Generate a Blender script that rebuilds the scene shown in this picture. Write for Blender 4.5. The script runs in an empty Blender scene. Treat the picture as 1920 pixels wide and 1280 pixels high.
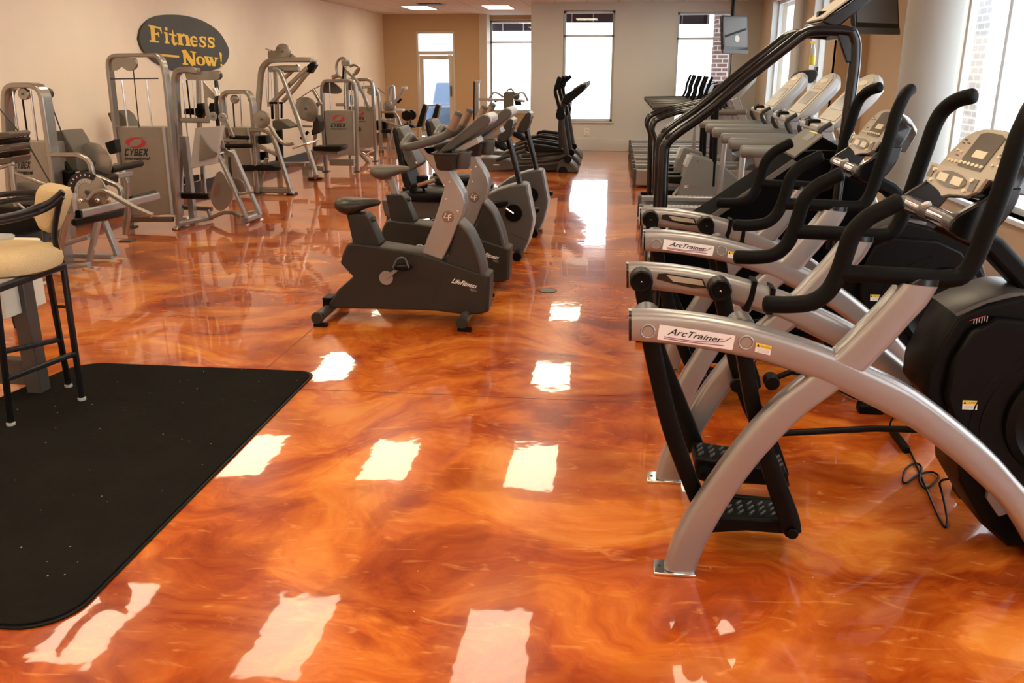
import bpy, bmesh, math, random
from mathutils import Vector, Matrix
random.seed(7)
# ---------------------------------------------------------------- camera, world, exposure
F = 1640.0; PIT = math.atan(512 / F); YAW = math.atan(197 / math.hypot(F, 512)); EYE = 1.6
scn = bpy.context.scene
cam_d = bpy.data.cameras.new('camera'); cam = bpy.data.objects.new('camera', cam_d)
scn.collection.objects.link(cam); scn.camera = cam
cam.location = (0, 0, EYE); cam.rotation_euler = (math.pi / 2 - PIT, 0, YAW)
cam_d.sensor_width = 36; cam_d.lens = F / 1920 * 36; cam_d.clip_end = 200
scn.view_settings.view_transform = 'Standard'; scn.view_settings.look = 'None'
scn.view_settings.gamma = 1; scn.view_settings.use_curve_mapping = False
scn.view_settings.exposure = 0.55
W = bpy.data.worlds.new('sky'); scn.world = W; W.use_nodes = True
bgn = W.node_tree.nodes['Background']; bgn.inputs[0].default_value = (0.93, 0.96, 1.0, 1); bgn.inputs[1].default_value = 3.4
LAMP = 7.2            # emission of the ceiling panels
# room dimensions
CEIL = 2.82; XL = -5.6; XR = 3.08; XR2 = 2.70; YSTEP = 11.86; YB = 18.19; YB2 = 21.71; YB3 = 22.3; YF = -5.0
LX = (-4.17, -2.5, -0.82, 0.86); LY = (-3.9, -0.6, 2.6, 5.85, 9.2, 12.45, 15.95, 19.3)

# ---------------------------------------------------------------- photo-measured points
_fw = Vector((-math.sin(YAW) * math.cos(PIT), math.cos(YAW) * math.cos(PIT), -math.sin(PIT)))
_rt = Vector((math.cos(YAW), math.sin(YAW), 0)); _up = _rt.cross(_fw)
EYEP = Vector((0, 0, EYE))
def _ray(x, y): return _fw * F + _rt * (x - 960) - _up * (y - 640)
def U(x, y, Y): d = _ray(x, y); return EYEP + d * (Y / d.y)            # point on the plane at depth Y
def UX(x, y, X): d = _ray(x, y); return EYEP + d * (X / d.x)
def UZ(x, y, z=0.0): d = _ray(x, y); return EYEP + d * ((z - EYE) / d.z)

# ---------------------------------------------------------------- materials
def mat(name, col, rough=0.5, metal=0.0, spec=0.5, coat=0.0, noise=0.0, nscale=30, bump=0.0, emit=None, estr=0.0):
    m = bpy.data.materials.new(name); m.use_nodes = True; nt = m.node_tree
    b = nt.nodes['Principled BSDF']
    b.inputs['Base Color'].default_value = (*col, 1); b.inputs['Roughness'].default_value = rough
    b.inputs['Metallic'].default_value = metal; b.inputs['Specular IOR Level'].default_value = spec
    b.inputs['Coat Weight'].default_value = coat; b.inputs['Coat Roughness'].default_value = 0.05
    if noise or bump:
        tc = nt.nodes.new('ShaderNodeTexCoord'); n = nt.nodes.new('ShaderNodeTexNoise')
        n.inputs['Scale'].default_value = nscale; n.inputs['Detail'].default_value = 5
        nt.links.new(tc.outputs['Object'], n.inputs['Vector'])
        if noise:
            r = nt.nodes.new('ShaderNodeMixRGB'); r.inputs['Color1'].default_value = (*[c * (1 - noise) for c in col], 1)
            r.inputs['Color2'].default_value = (*[min(1, c * (1 + noise)) for c in col], 1)
            nt.links.new(n.outputs['Fac'], r.inputs['Fac']); nt.links.new(r.outputs['Color'], b.inputs['Base Color'])
        if bump:
            bp = nt.nodes.new('ShaderNodeBump'); bp.inputs['Strength'].default_value = bump; bp.inputs['Distance'].default_value = 0.004
            nt.links.new(n.outputs['Fac'], bp.inputs['Height']); nt.links.new(bp.outputs['Normal'], b.inputs['Normal'])
    if emit:
        b.inputs['Emission Color'].default_value = (*emit, 1); b.inputs['Emission Strength'].default_value = estr
    return m
M = {}
M['silver'] = mat('silver_paint', (.36, .345, .335), .34, .6, coat=.3, noise=.05, nscale=300)
M['champ'] = mat('warm_lit_silver_frame', (.33, .305, .265), .26, .75, coat=.3, noise=.05, nscale=200)  # silver frame paint, warm room light mixed into its colour
M['warm_panel'] = mat('warm_lit_panel', (.30, .27, .225), .42, .4, noise=.07, nscale=14)  # stack panel, the same warm light mixed into its colour
M['chrome'] = mat('chrome', (.8, .8, .8), .12, 1.0)
M['black'] = mat('black_plastic', (.0028, .0026, .0025), .40, 0, .14)
M['grip'] = mat('black_foam_grip', (.0035, .0033, .003), .55, 0, .10)
M['gloss'] = mat('gloss_black_tube', (.004, .004, .0045), .2, 0, .4, coat=.25)
M['vinyl'] = mat('black_vinyl', (.005, .0048, .0045), .42, 0, .2)
M['dgrey'] = mat('charcoal_shell', (.030, .026, .022), .42, .1, .3, noise=.12, nscale=60, bump=.15)
M['mgrey'] = mat('mid_grey_shell', (.085, .080, .073), .38, .25, .4, noise=.06, nscale=60)
M['lgrey'] = mat('light_grey_plastic', (.45, .45, .44), .35, .1)
M['brown'] = mat('bronze_grey_pad', (.10, .085, .065), .5, .1, noise=.1, nscale=40)
M['plate'] = mat('console_plate', (.47, .41, .33), .4, .2, noise=.04, nscale=80)
M['dplate'] = mat('console_window', (.13, .12, .10), .25, .2)
M['btn'] = mat('console_button', (.75, .68, .50), .4)
M['white'] = mat('white_label', (.85, .84, .83), .4)
M['yellow'] = mat('yellow_label', (.95, .68, .06), .45)
M['ink'] = mat('black_ink', (.012, .012, .012), .5)
M['purple'] = mat('plum_ink', (.30, .05, .14), .5)
M['red'] = mat('red_ink', (.50, .03, .04), .5)
M['cream'] = mat('cream_trim', (.78, .73, .60), .45)
M['armgrey'] = mat('arm_rest_grey', (.19, .185, .165), .42, .1, .4, noise=.05, nscale=60)
M['matte'] = mat('matt_black_body', (.003, .003, .003), .85, 0, .04)
M['saddle'] = mat('dark_olive_saddle_vinyl', (.020, .016, .010), .38, 0, .4)
M['tan'] = mat('tan_fabric', (.56, .42, .235), .9, 0, .15, noise=.18, nscale=120, bump=.5)
M['iron'] = mat('black_iron', (.012, .012, .014), .4, .3)
M['yelsign'] = mat('yellow_paint', (.90, .58, .06), .5)
M['signb'] = mat('sign_charcoal', (.050, .050, .043), .5, 0, .3, noise=.15, nscale=5)
M['wallw'] = mat('left_wall_paint', (.88, .78, .64), .75, 0, .25, noise=.05, nscale=2.5, bump=.08)
M['walltan'] = mat('tan_wall_paint', (.56, .40, .235), .75, 0, .25, noise=.04, nscale=2)
M['wallg'] = mat('grey_beige_wall_paint', (.62, .58, .51), .75, 0, .25, noise=.04, nscale=2)
M['wallr'] = mat('right_wall_paint', (.62, .49, .35), .75, 0, .25, noise=.04, nscale=2)
M['col'] = mat('column_paint', (.40, .385, .355), .55, 0, .3, noise=.03, nscale=3)
M['trim'] = mat('pale_trim', (.62, .57, .48), .45)
M['winf'] = mat('window_frame_paint', (.72, .76, .78), .35)
M['darkbase'] = mat('dark_baseboard', (.02, .018, .017), .5)
M['lampw'] = mat('lamp_diffuser', (.9, .85, .7), .5, emit=(1.0, .875, .62), estr=LAMP)
M['awn'] = mat('navy_canopy', (.020, .022, .040), .8)
M['asph'] = mat('outside_paving', (.62, .62, .62), .9)
M['car'] = mat('dark_blue_car_paint', (.05, .09, .16), .3, .3)
M['yliquid'] = mat('yellow_liquid', (.75, .55, .05), .2)
M['screen'] = mat('television_screen', (.14, .13, .12), .2, 0, .3)
M['blue'] = mat('blue_plastic', (.02, .04, .25), .35)
M['oran'] = mat('bronze_grip', (.26, .17, .12), .35, .5)

def ramp(nt, fac, stops):
    r = nt.nodes.new('ShaderNodeValToRGB'); el = r.color_ramp.elements
    el[0].position, el[0].color = stops[0][0], (*stops[0][1], 1)
    el[1].position, el[1].color = stops[-1][0], (*stops[-1][1], 1)
    for p, c in stops[1:-1]:
        e = el.new(p); e.color = (*c, 1)
    nt.links.new(fac, r.inputs['Fac']); return r.outputs['Color']
def floor_mat():
    m = bpy.data.materials.new('orange_epoxy_floor'); m.use_nodes = True; nt = m.node_tree; N = nt.nodes.new; L = nt.links.new
    b = nt.nodes['Principled BSDF']; tc = N('ShaderNodeTexCoord')
    w = N('ShaderNodeTexNoise'); w.inputs['Scale'].default_value = .55; w.inputs['Detail'].default_value = 4; w.inputs['Distortion'].default_value = .8
    L(tc.outputs['Object'], w.inputs['Vector'])
    add = N('ShaderNodeVectorMath'); add.operation = 'MULTIPLY_ADD'; add.inputs[1].default_value = (1.6, 1.6, 1.6)
    L(w.outputs['Color'], add.inputs[0]); L(tc.outputs['Object'], add.inputs[2])
    mp = N('ShaderNodeMapping'); mp.inputs['Rotation'].default_value = (0, 0, .35); mp.inputs['Scale'].default_value = (.75, 1.5, 1)
    L(add.outputs[0], mp.inputs['Vector'])
    n1 = N('ShaderNodeTexNoise'); n1.inputs['Scale'].default_value = 1.05; n1.inputs['Detail'].default_value = 9; n1.inputs['Roughness'].default_value = .66; n1.inputs['Distortion'].default_value = 1.3
    L(mp.outputs[0], n1.inputs['Vector'])
    c1 = ramp(nt, n1.outputs['Fac'], [(.30, (.26, .035, .006)), (.41, (.44, .075, .010)), (.49, (.62, .145, .015)), (.58, (.76, .235, .030)), (.72, (.86, .37, .07))])
    n2 = N('ShaderNodeTexNoise'); n2.inputs['Scale'].default_value = .8; n2.inputs['Detail'].default_value = 6; n2.inputs['Distortion'].default_value = 2.0
    L(tc.outputs['Object'], n2.inputs['Vector'])
    c2 = ramp(nt, n2.outputs['Fac'], [(.38, (.52, .33, .34)), (.465, (.70, .56, .56)), (.495, (.90, .84, .84)), (.64, (1.0, .98, .98))])
    mx = N('ShaderNodeMixRGB'); mx.blend_type = 'MULTIPLY'; mx.inputs['Fac'].default_value = .85; L(c1, mx.inputs['Color1']); L(c2, mx.inputs['Color2'])
    # fine white scuffs and bright veins
    n3 = N('ShaderNodeTexNoise'); n3.inputs['Scale'].default_value = 3.2; n3.inputs['Detail'].default_value = 8; n3.inputs['Distortion'].default_value = 3.0
    mp3 = N('ShaderNodeMapping'); mp3.inputs['Scale'].default_value = (1, 3.2, 1); mp3.inputs['Rotation'].default_value = (0, 0, .5)
    L(tc.outputs['Object'], mp3.inputs['Vector']); L(mp3.outputs[0], n3.inputs['Vector'])
    c3 = ramp(nt, n3.outputs['Fac'], [(.60, (0, 0, 0)), (.72, (1, 1, 1))])
    mx3 = N('ShaderNodeMixRGB'); mf = N('ShaderNodeMath'); mf.operation = 'MULTIPLY'; mf.inputs[1].default_value = .35
    L(c3, mf.inputs[0]); L(mf.outputs[0], mx3.inputs['Fac']); L(mx.outputs[0], mx3.inputs['Color1']); mx3.inputs['Color2'].default_value = (.95, .42, .12, 1)
    v = N('ShaderNodeTexVoronoi'); v.inputs['Scale'].default_value = 9; L(tc.outputs['Object'], v.inputs['Vector'])
    sp = N('ShaderNodeMath'); sp.operation = 'LESS_THAN'; sp.inputs[1].default_value = .028; L(v.outputs['Distance'], sp.inputs[0])
    sf = N('ShaderNodeMath'); sf.operation = 'MULTIPLY'; sf.inputs[1].default_value = .55; L(sp.outputs[0], sf.inputs[0])
    mx4 = N('ShaderNodeMixRGB'); L(sf.outputs[0], mx4.inputs['Fac']); L(mx3.outputs[0], mx4.inputs['Color1']); mx4.inputs['Color2'].default_value = (.95, .62, .38, 1)
    L(mx4.outputs[0], b.inputs['Base Color'])
    b.inputs['Roughness'].default_value = .22; b.inputs['Specular IOR Level'].default_value = .12
    b.inputs['Coat Weight'].default_value = 1.0; b.inputs['Coat Roughness'].default_value = .028; b.inputs['Coat IOR'].default_value = 1.34
    nb = N('ShaderNodeTexNoise'); nb.inputs['Scale'].default_value = 1.8; nb.inputs['Detail'].default_value = 4
    L(tc.outputs['Object'], nb.inputs['Vector'])
    bp = N('ShaderNodeBump'); bp.inputs['Strength'].default_value = .12; bp.inputs['Distance'].default_value = .02
    L(nb.outputs['Fac'], bp.inputs['Height']); L(bp.outputs[0], b.inputs['Coat Normal'])
    return m
M['floor'] = floor_mat()
def ceil_mat():
    m = bpy.data.materials.new('ceiling_tiles'); m.use_nodes = True; nt = m.node_tree; N = nt.nodes.new; L = nt.links.new
    b = nt.nodes['Principled BSDF']; tc = N('ShaderNodeTexCoord')
    br = N('ShaderNodeTexBrick'); br.offset = 0; br.inputs['Scale'].default_value = 1; br.inputs['Mortar Size'].default_value = .012
    br.inputs['Brick Width'].default_value = .61; br.inputs['Row Height'].default_value = 1.22
    br.inputs['Color1'].default_value = (.70, .66, .60, 1); br.inputs['Color2'].default_value = (.67, .63, .57, 1); br.inputs['Mortar'].default_value = (.50, .47, .43, 1)
    L(tc.outputs['Object'], br.inputs['Vector']); L(br.outputs['Color'], b.inputs['Base Color']); b.inputs['Roughness'].default_value = .9
    return m
M['ceil'] = ceil_mat()
def brick_mat():
    m = bpy.data.materials.new('red_brown_brick'); m.use_nodes = True; nt = m.node_tree; N = nt.nodes.new; L = nt.links.new
    b = nt.nodes['Principled BSDF']; tc = N('ShaderNodeTexCoord')
    mp = N('ShaderNodeMapping'); mp.inputs['Rotation'].default_value = (math.pi / 2, 0, 0); L(tc.outputs['Object'], mp.inputs['Vector'])
    sx = N('ShaderNodeSeparateXYZ'); L(tc.outputs['Object'], sx.inputs[0]); ad = N('ShaderNodeMath'); L(sx.outputs['X'], ad.inputs[0]); L(sx.outputs['Y'], ad.inputs[1])
    cb = N('ShaderNodeCombineXYZ'); L(ad.outputs[0], cb.inputs['X']); L(sx.outputs['Z'], cb.inputs['Y'])
    br = N('ShaderNodeTexBrick'); br.inputs['Scale'].default_value = 1; br.inputs['Mortar Size'].default_value = .012
    br.inputs['Brick Width'].default_value = .22; br.inputs['Row Height'].default_value = .085
    br.inputs['Color1'].default_value = (.26, .17, .17, 1); br.inputs['Color2'].default_value = (.33, .23, .23, 1); br.inputs['Mortar'].default_value = (.85, .84, .86, 1)
    L(cb.outputs[0], br.inputs['Vector']); L(br.outputs['Color'], b.inputs['Base Color']); b.inputs['Roughness'].default_value = .9
    return m
M['brick'] = brick_mat()
M['brick_overlit'] = brick_mat(); M['brick_overlit'].name = 'overexposed_brick'  # brick copy with the overexposed daylight mixed into its colours
for n_ in M['brick_overlit'].node_tree.nodes:
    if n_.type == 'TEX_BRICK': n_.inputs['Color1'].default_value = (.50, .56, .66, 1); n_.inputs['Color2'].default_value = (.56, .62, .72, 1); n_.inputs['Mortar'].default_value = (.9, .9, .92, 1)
def glass_mat():
    m = bpy.data.materials.new('window_glass'); m.use_nodes = True; nt = m.node_tree; N = nt.nodes.new; L = nt.links.new
    for n in list(nt.nodes): nt.nodes.remove(n)
    o = N('ShaderNodeOutputMaterial'); mx = N('ShaderNodeMixShader'); t = N('ShaderNodeBsdfTransparent'); g = N('ShaderNodeBsdfGlossy')
    t.inputs[0].default_value = (.95, .97, .98, 1); g.inputs['Roughness'].default_value = .01
    ge = N('ShaderNodeNewGeometry'); dt_ = N('ShaderNodeVectorMath'); dt_.operation = 'DOT_PRODUCT'; L(ge.outputs['Normal'], dt_.inputs[0]); L(ge.outputs['Incoming'], dt_.inputs[1])
    ab = N('ShaderNodeMath'); ab.operation = 'ABSOLUTE'; L(dt_.outputs['Value'], ab.inputs[0]); om = N('ShaderNodeMath'); om.operation = 'SUBTRACT'; om.inputs[0].default_value = 1; L(ab.outputs[0], om.inputs[1])
    pw = N('ShaderNodeMath'); pw.operation = 'POWER'; pw.inputs[1].default_value = 5; L(om.outputs[0], pw.inputs[0]); fr = N('ShaderNodeMath'); fr.operation = 'MULTIPLY_ADD'; fr.inputs[1].default_value = .95; fr.inputs[2].default_value = .05; L(pw.outputs[0], fr.inputs[0])
    L(fr.outputs[0], mx.inputs[0]); L(t.outputs[0], mx.inputs[1]); L(g.outputs[0], mx.inputs[2]); L(mx.outputs[0], o.inputs['Surface'])
    return m
M['glass'] = glass_mat()
def mat_carpet():
    m = mat('black_carpet_pile', (.009, .0085, .0075), .97, 0, .03, noise=.35, nscale=45, bump=.9); nt = m.node_tree; N = nt.nodes.new; L = nt.links.new
    b = nt.nodes['Principled BSDF']; src = b.inputs['Base Color'].links[0].from_socket
    tc = N('ShaderNodeTexCoord'); v = N('ShaderNodeTexVoronoi'); v.inputs['Scale'].default_value = 19; L(tc.outputs['Object'], v.inputs['Vector'])
    n = N('ShaderNodeTexNoise'); n.inputs['Scale'].default_value = 3.4; n.inputs['Detail'].default_value = 6; L(tc.outputs['Object'], n.inputs['Vector'])
    lt = N('ShaderNodeMath'); lt.operation = 'LESS_THAN'; lt.inputs[1].default_value = .055; L(v.outputs['Distance'], lt.inputs[0])
    vc = N('ShaderNodeSeparateColor'); L(v.outputs['Color'], vc.inputs[0]); g = N('ShaderNodeMath'); g.operation = 'GREATER_THAN'; g.inputs[1].default_value = .45; L(vc.outputs[0], g.inputs[0])
    ml = N('ShaderNodeMath'); ml.operation = 'MULTIPLY'; L(lt.outputs[0], ml.inputs[0]); L(g.outputs[0], ml.inputs[1])
    mm = N('ShaderNodeMixRGB'); L(n.outputs['Fac'], mm.inputs['Fac']); mm.blend_type = 'ADD'; L(src, mm.inputs['Color1']); mm.inputs['Color2'].default_value = (.009, .008, .006, 1)
    mx = N('ShaderNodeMixRGB'); L(ml.outputs[0], mx.inputs['Fac']); L(mm.outputs[0], mx.inputs['Color1']); mx.inputs['Color2'].default_value = (.55, .53, .50, 1)
    L(mx.outputs[0], b.inputs['Base Color']); return m
M['carpet'] = mat_carpet()

# ---------------------------------------------------------------- mesh building
COL = scn.collection
def cr(pts, n=5):
    """smooth curve through the points"""
    pts = [Vector(p) for p in pts]
    if len(pts) < 3: return pts
    out = []
    for i in range(len(pts) - 1):
        p0 = pts[max(i - 1, 0)]; p1 = pts[i]; p2 = pts[i + 1]; p3 = pts[min(i + 2, len(pts) - 1)]
        for k in range(n):
            t = k / n
            out.append(.5 * ((2 * p1) + (p2 - p0) * t + (2 * p0 - 5 * p1 + 4 * p2 - p3) * t * t + (3 * p1 - p0 - 3 * p2 + p3) * t ** 3))
    out.append(pts[-1]); return out
def fil(pts, r=.05, n=5):
    """polyline with rounded corners"""
    pts = [Vector(p) for p in pts]; out = [pts[0]]
    for i in range(1, len(pts) - 1):
        a, b, c = pts[i - 1], pts[i], pts[i + 1]
        d1 = a - b; d2 = c - b; q = min(r, d1.length * .48, d2.length * .48)
        s = b + d1.normalized() * q; e = b + d2.normalized() * q
        for k in range(n + 1):
            t = k / n; out.append((1 - t) ** 2 * s + 2 * t * (1 - t) * b + t * t * e)
    out.append(pts[-1]); return out
class MB:
    def __init__(s): s.v = []; s.f = []
    def rings(s, rings, cap=True, closed=False):
        n = len(rings[0]); b = len(s.v)
        for r in rings: s.v += [Vector(p) for p in r]
        m = len(rings)
        for i in range(m if closed else m - 1):
            j = (i + 1) % m
            for k in range(n):
                l = (k + 1) % n
                s.f.append((b + i * n + k, b + i * n + l, b + j * n + l, b + j * n + k))
        if cap and not closed:
            s.f.append(tuple(b + k for k in range(n))[::-1]); s.f.append(tuple(b + (m - 1) * n + k for k in range(n)))
        return s
    def box(s, x0, x1, y0, y1, z0, z1):
        return s.rings([[(x0, y0, z0), (x1, y0, z0), (x1, y1, z0), (x0, y1, z0)], [(x0, y0, z1), (x1, y0, z1), (x1, y1, z1), (x0, y1, z1)]])
    def tube(s, path, r, n=12, closed=False, rr=None):
        path = [Vector(p) for p in path]; rings = []; m = len(path); prev = None
        for i, p in enumerate(path):
            if closed: t = path[(i + 1) % m] - path[i - 1]
            else: t = path[min(i + 1, m - 1)] - path[max(i - 1, 0)]
            if t.length < 1e-9: t = Vector((0, 0, 1))
            t.normalize()
            if prev is None:
                a = Vector((0, 1, 0)) if abs(t.y) < .9 else Vector((1, 0, 0))
                u = t.cross(a).normalized()
            else:
                u = prev - t * prev.dot(t); u = u.normalized() if u.length > 1e-6 else t.orthogonal().normalized()
            prev = u; w = t.cross(u); q = rr[i] if rr else r
            rings.append([p + (u * math.cos(2 * math.pi * k / n) + w * math.sin(2 * math.pi * k / n)) * q for k in range(n)])
        return s.rings(rings, closed=closed)
    def capsule(s, path, r, n=12):
        """tube with rounded ends"""
        path = [Vector(p) for p in path]; a = (path[0] - path[1]).normalized(); b = (path[-1] - path[-2]).normalized()
        pre = [path[0] + a * r * .5 * c for c in (.98, .8, .45)]; post = [path[-1] + b * r * .5 * c for c in (.45, .8, .98)]
        pp = pre + path + post; rr = [r * .35, r * .72, r * .93] + [r] * len(path) + [r * .93, r * .72, r * .35]
        return s.tube(pp, r, n, rr=rr)
    def sq(s, path, w, h, up=(0, 1, 0)):
        """rectangular bar; w across in the travel plane, h along up"""
        path = [Vector(p) for p in path]; up = Vector(up).normalized(); rings = []; m = len(path)
        for i, p in enumerate(path):
            t = (path[min(i + 1, m - 1)] - path[max(i - 1, 0)]).normalized(); u = t.cross(up)
            u = u.normalized() if u.length > 1e-4 else t.orthogonal().normalized()
            v = u.cross(t).normalized(); c = min(w, h) * .18; a = w / 2; d = h / 2
            rings.append([p + u * x + v * y for x, y in ((-a + c, -d), (a - c, -d), (a, -d + c), (a, d - c), (a - c, d), (-a + c, d), (-a, d - c), (-a, -d + c))])
        return s.rings(rings)
    def strip(s, A, B, y0, y1, r=.02, k=3):
        """rail traced by its two edges (XZ), running from depth y0 to y1, rounded corners"""
        rings = []
        for a, b in zip(A, B):
            a = Vector((a[0], 0, a[-1])); b = Vector((b[0], 0, b[-1])); d = (b - a); L = d.length; d.normalize(); q = min(r, L * .45, (y1 - y0) * .45); ring = []
            for (cx, cy, a0) in ((q, y0 + q, 180), (L - q, y0 + q, 270), (L - q, y1 - q, 0), (q, y1 - q, 90)):
                for j in range(k + 1):
                    an = math.radians(a0 + 90 * j / k); p = a + d * (cx + q * math.cos(an)); ring.append((p.x, cy + q * math.sin(an), p.z))
            rings.append(ring)
        return s.rings(rings)
    def prism(s, pts, y0, y1, inset=0.0, dep=0.0):
        """XZ outline extruded in depth; inset/dep give a chamfered near and far rim"""
        P = [Vector((p[0], 0, p[-1])) for p in pts]; c = sum(P, Vector()) / len(P)
        def lay(y, k):
            return [(c + (p - c) * (1 - k)) + Vector((0, y, 0)) for p in P]
        if inset: R = [lay(y0, inset), lay(y0 + dep, 0), lay(y1 - dep, 0), lay(y1, inset)]
        else: R = [lay(y0, 0), lay(y1, 0)]
        return s.rings(R)
    def prismZ(s, pts, z0, z1):
        return s.rings([[(p[0], p[1], z0) for p in pts], [(p[0], p[1], z1) for p in pts]])
    def lathe(s, prof, c, axis='y', n=24):
        """profile of (radius, offset) turned about an axis through c"""
        c = Vector(c); ax = {'x': Vector((1, 0, 0)), 'y': Vector((0, 1, 0)), 'z': Vector((0, 0, 1))}[axis] if isinstance(axis, str) else Vector(axis).normalized()
        u = ax.orthogonal().normalized(); w = ax.cross(u)
        return s.rings([[c + ax * o + (u * math.cos(2 * math.pi * k / n) + w * math.sin(2 * math.pi * k / n)) * max(r, .0005) for k in range(n)] for r, o in prof])
    def disc(s, c, r, t, axis='y', n=24, ch=.15):
        q = min(r, t) * ch
        return s.lathe([(r - q, -t / 2), (r, -t / 2 + q), (r, t / 2 - q), (r - q, t / 2)], c, axis, n)
    def loft(s, secs, n=16, axis='x', pw=2.0):
        """sections (pos, c1, c2, h1, h2) as superellipses across the axis"""
        rings = []
        for (x, a, b, ha, hb) in secs:
            ring = []
            for k in range(n):
                t = 2 * math.pi * k / n; ct, st = math.cos(t), math.sin(t)
                p = a + ha * math.copysign(abs(ct) ** (2 / pw), ct); q = b + hb * math.copysign(abs(st) ** (2 / pw), st)
                ring.append((x, p, q) if axis == 'x' else ((p, x, q) if axis == 'y' else (p, q, x)))
            rings.append(ring)
        return s.rings(rings)
    def quad(s, a, b, c, d):
        n = len(s.v); s.v += [Vector(p) for p in (a, b, c, d)]; s.f.append((n, n + 1, n + 2, n + 3)); return s
    def build(s, name, m, parent=None, bev=0.0, sub=0, ang=38, **tags):
        off = Vector(parent_loc(parent)) if parent else Vector()
        me = bpy.data.meshes.new(name); me.from_pydata([tuple(p - off) for p in s.v], [], s.f); me.validate()
        bm = bmesh.new(); bm.from_mesh(me); bmesh.ops.recalc_face_normals(bm, faces=bm.faces); bm.to_mesh(me); bm.free()
        me.polygons.foreach_set('use_smooth', [True] * len(me.polygons))
        me.set_sharp_from_angle(angle=math.radians(ang))
        me.materials.append(M[m] if isinstance(m, str) else m)
        o = bpy.data.objects.new(name, me); COL.objects.link(o)
        if parent: o.parent = parent
        if bev:
            b = o.modifiers.new('bevel', 'BEVEL'); b.width = bev; b.segments = 2; b.limit_method = 'ANGLE'; b.angle_limit = math.radians(35)
        for k, v in tags.items(): o[k] = v
        return o
def parent_loc(p):
    l = Vector()
    while p: l += p.location; p = p.parent
    return l
def thing(name, label, cat, loc, group=None):
    o = bpy.data.objects.new(name, None); COL.objects.link(o); o.location = loc; o.empty_display_size = .1
    o['label'] = label; o['category'] = cat
    if group: o['group'] = group
    return o
def struct(name, mb, m, **k):
    o = mb.build(name, m, **k); o['kind'] = 'structure'; return o
def single(name, mb, m, label, cat, group=None, **k):
    o = mb.build(name, m, **k); o['label'] = label; o['category'] = cat
    if group: o['group'] = group
    return o
def copy_tree(o, parent=None, root=True):
    c = o.copy(); COL.objects.link(c)
    if parent: c.parent = parent
    for ch in list(o.children): copy_tree(ch, c, False)
    return c
def dup(o, delta, label):
    c = copy_tree(o); c.location = Vector(o.location) + Vector(delta); c['label'] = label; return c
_txt = {}
def text_mesh(body, shear=0.0, bold=0.0, space=1.0):
    key = (body, shear, bold, space)
    if key not in _txt:
        cu = bpy.data.curves.new('t', 'FONT'); cu.body = body; cu.shear = shear; cu.offset = bold; cu.space_character = space
        cu.resolution_u = 3; ob = bpy.data.objects.new('t', cu); COL.objects.link(ob)
        dg = bpy.context.evaluated_depsgraph_get(); me = bpy.data.meshes.new_from_object(ob.evaluated_get(dg))
        vs = [tuple(v.co) for v in me.vertices]; fs = [tuple(p.vertices) for p in me.polygons]
        bpy.data.objects.remove(ob); bpy.data.curves.remove(cu)
        x0 = min(v[0] for v in vs); x1 = max(v[0] for v in vs); y0 = min(v[1] for v in vs); y1 = max(v[1] for v in vs)
        _txt[key] = ([((v[0] - x0) / (x1 - x0), (v[1] - y0) / (y1 - y0)) for v in vs], fs)
    return _txt[key]
def onquad(mb, pts, faces, q):
    """flat shapes given in 0..1 squares laid on the quad TL, TR, BR, BL"""
    TL, TR, BR, BL = [Vector(p) for p in q]; b = len(mb.v)
    for (u, v) in pts: mb.v.append((BL * (1 - u) + BR * u) * (1 - v) + (TL * (1 - u) + TR * u) * v)
    mb.f += [tuple(b + i for i in f) for f in faces]; return mb
def lettering(body, q, m, parent, name='lettering', **k):
    p, f = text_mesh(body, **k); return onquad(MB(), p, f, q).build(name, m, parent, ang=180)
def pq(x0, y0, x1, y1, Y, sx=0.0, sy=0.0):
    """quad from a pixel box on the depth plane Y, sheared by sx (x per height) and sy (y drop over the width)"""
    return [U(x0 + sx, y0, Y), U(x1 + sx, y0 + sy, Y), U(x1, y1 + sy, Y), U(x0, y1, Y)]
SWOOSH = ([(.02, .0), (.30, .06), (.62, .22), (.80, .50), (.62, .78), (.35, .78), (.22, .58), (.32, .40), (.18, .30), (.02, .55), (.12, .85), (.45, 1.0), (1.0, .98), (.75, .90), (.86, .75), (.93, .5), (.80, .2), (.45, .0)], )
def swoosh(q, parent, m='red'):
    mb = MB(); pts = []; n = 22
    def ringpart(a0, a1, cx, cy, rx, ry, w0, w1, k0, k1):
        outer = []; inner = []
        for i in range(n + 1):
            t = i / n; a = math.radians(a0 + (a1 - a0) * t); w = w0 + (w1 - w0) * math.sin(math.pi * t) ** .8
            outer.append((cx + rx * math.cos(a), cy + ry * math.sin(a))); inner.append((cx + (rx - w) * math.cos(a) + k0, cy + (ry - w * 1.1) * math.sin(a) + k1))
        P = outer + inner; m_ = n + 1
        onquad(mb, P, [(i, i + 1, m_ + i + 1, m_ + i) for i in range(n)], q)
    ringpart(55, 240, .42, .56, .42, .46, .02, .25, 0, 0)
    ringpart(-133, 66, .50, .44, .42, .46, .02, .25, 0, 0)
    onquad(mb, [(.35, .98), (.6, .97), (1.0, .99), (1.0, 1.0), (.6, 1.02), (.35, .90)], [(0, 1, 4, 5), (1, 2, 3, 4)], q)
    onquad(mb, [(.0, .0), (.3, .0), (.6, .06), (.6, .14), (.3, .06), (.0, .03)], [(0, 1, 4, 5), (1, 2, 3, 4)], q)
    return mb.build('swoosh_emblem', m, parent, ang=180)
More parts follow.
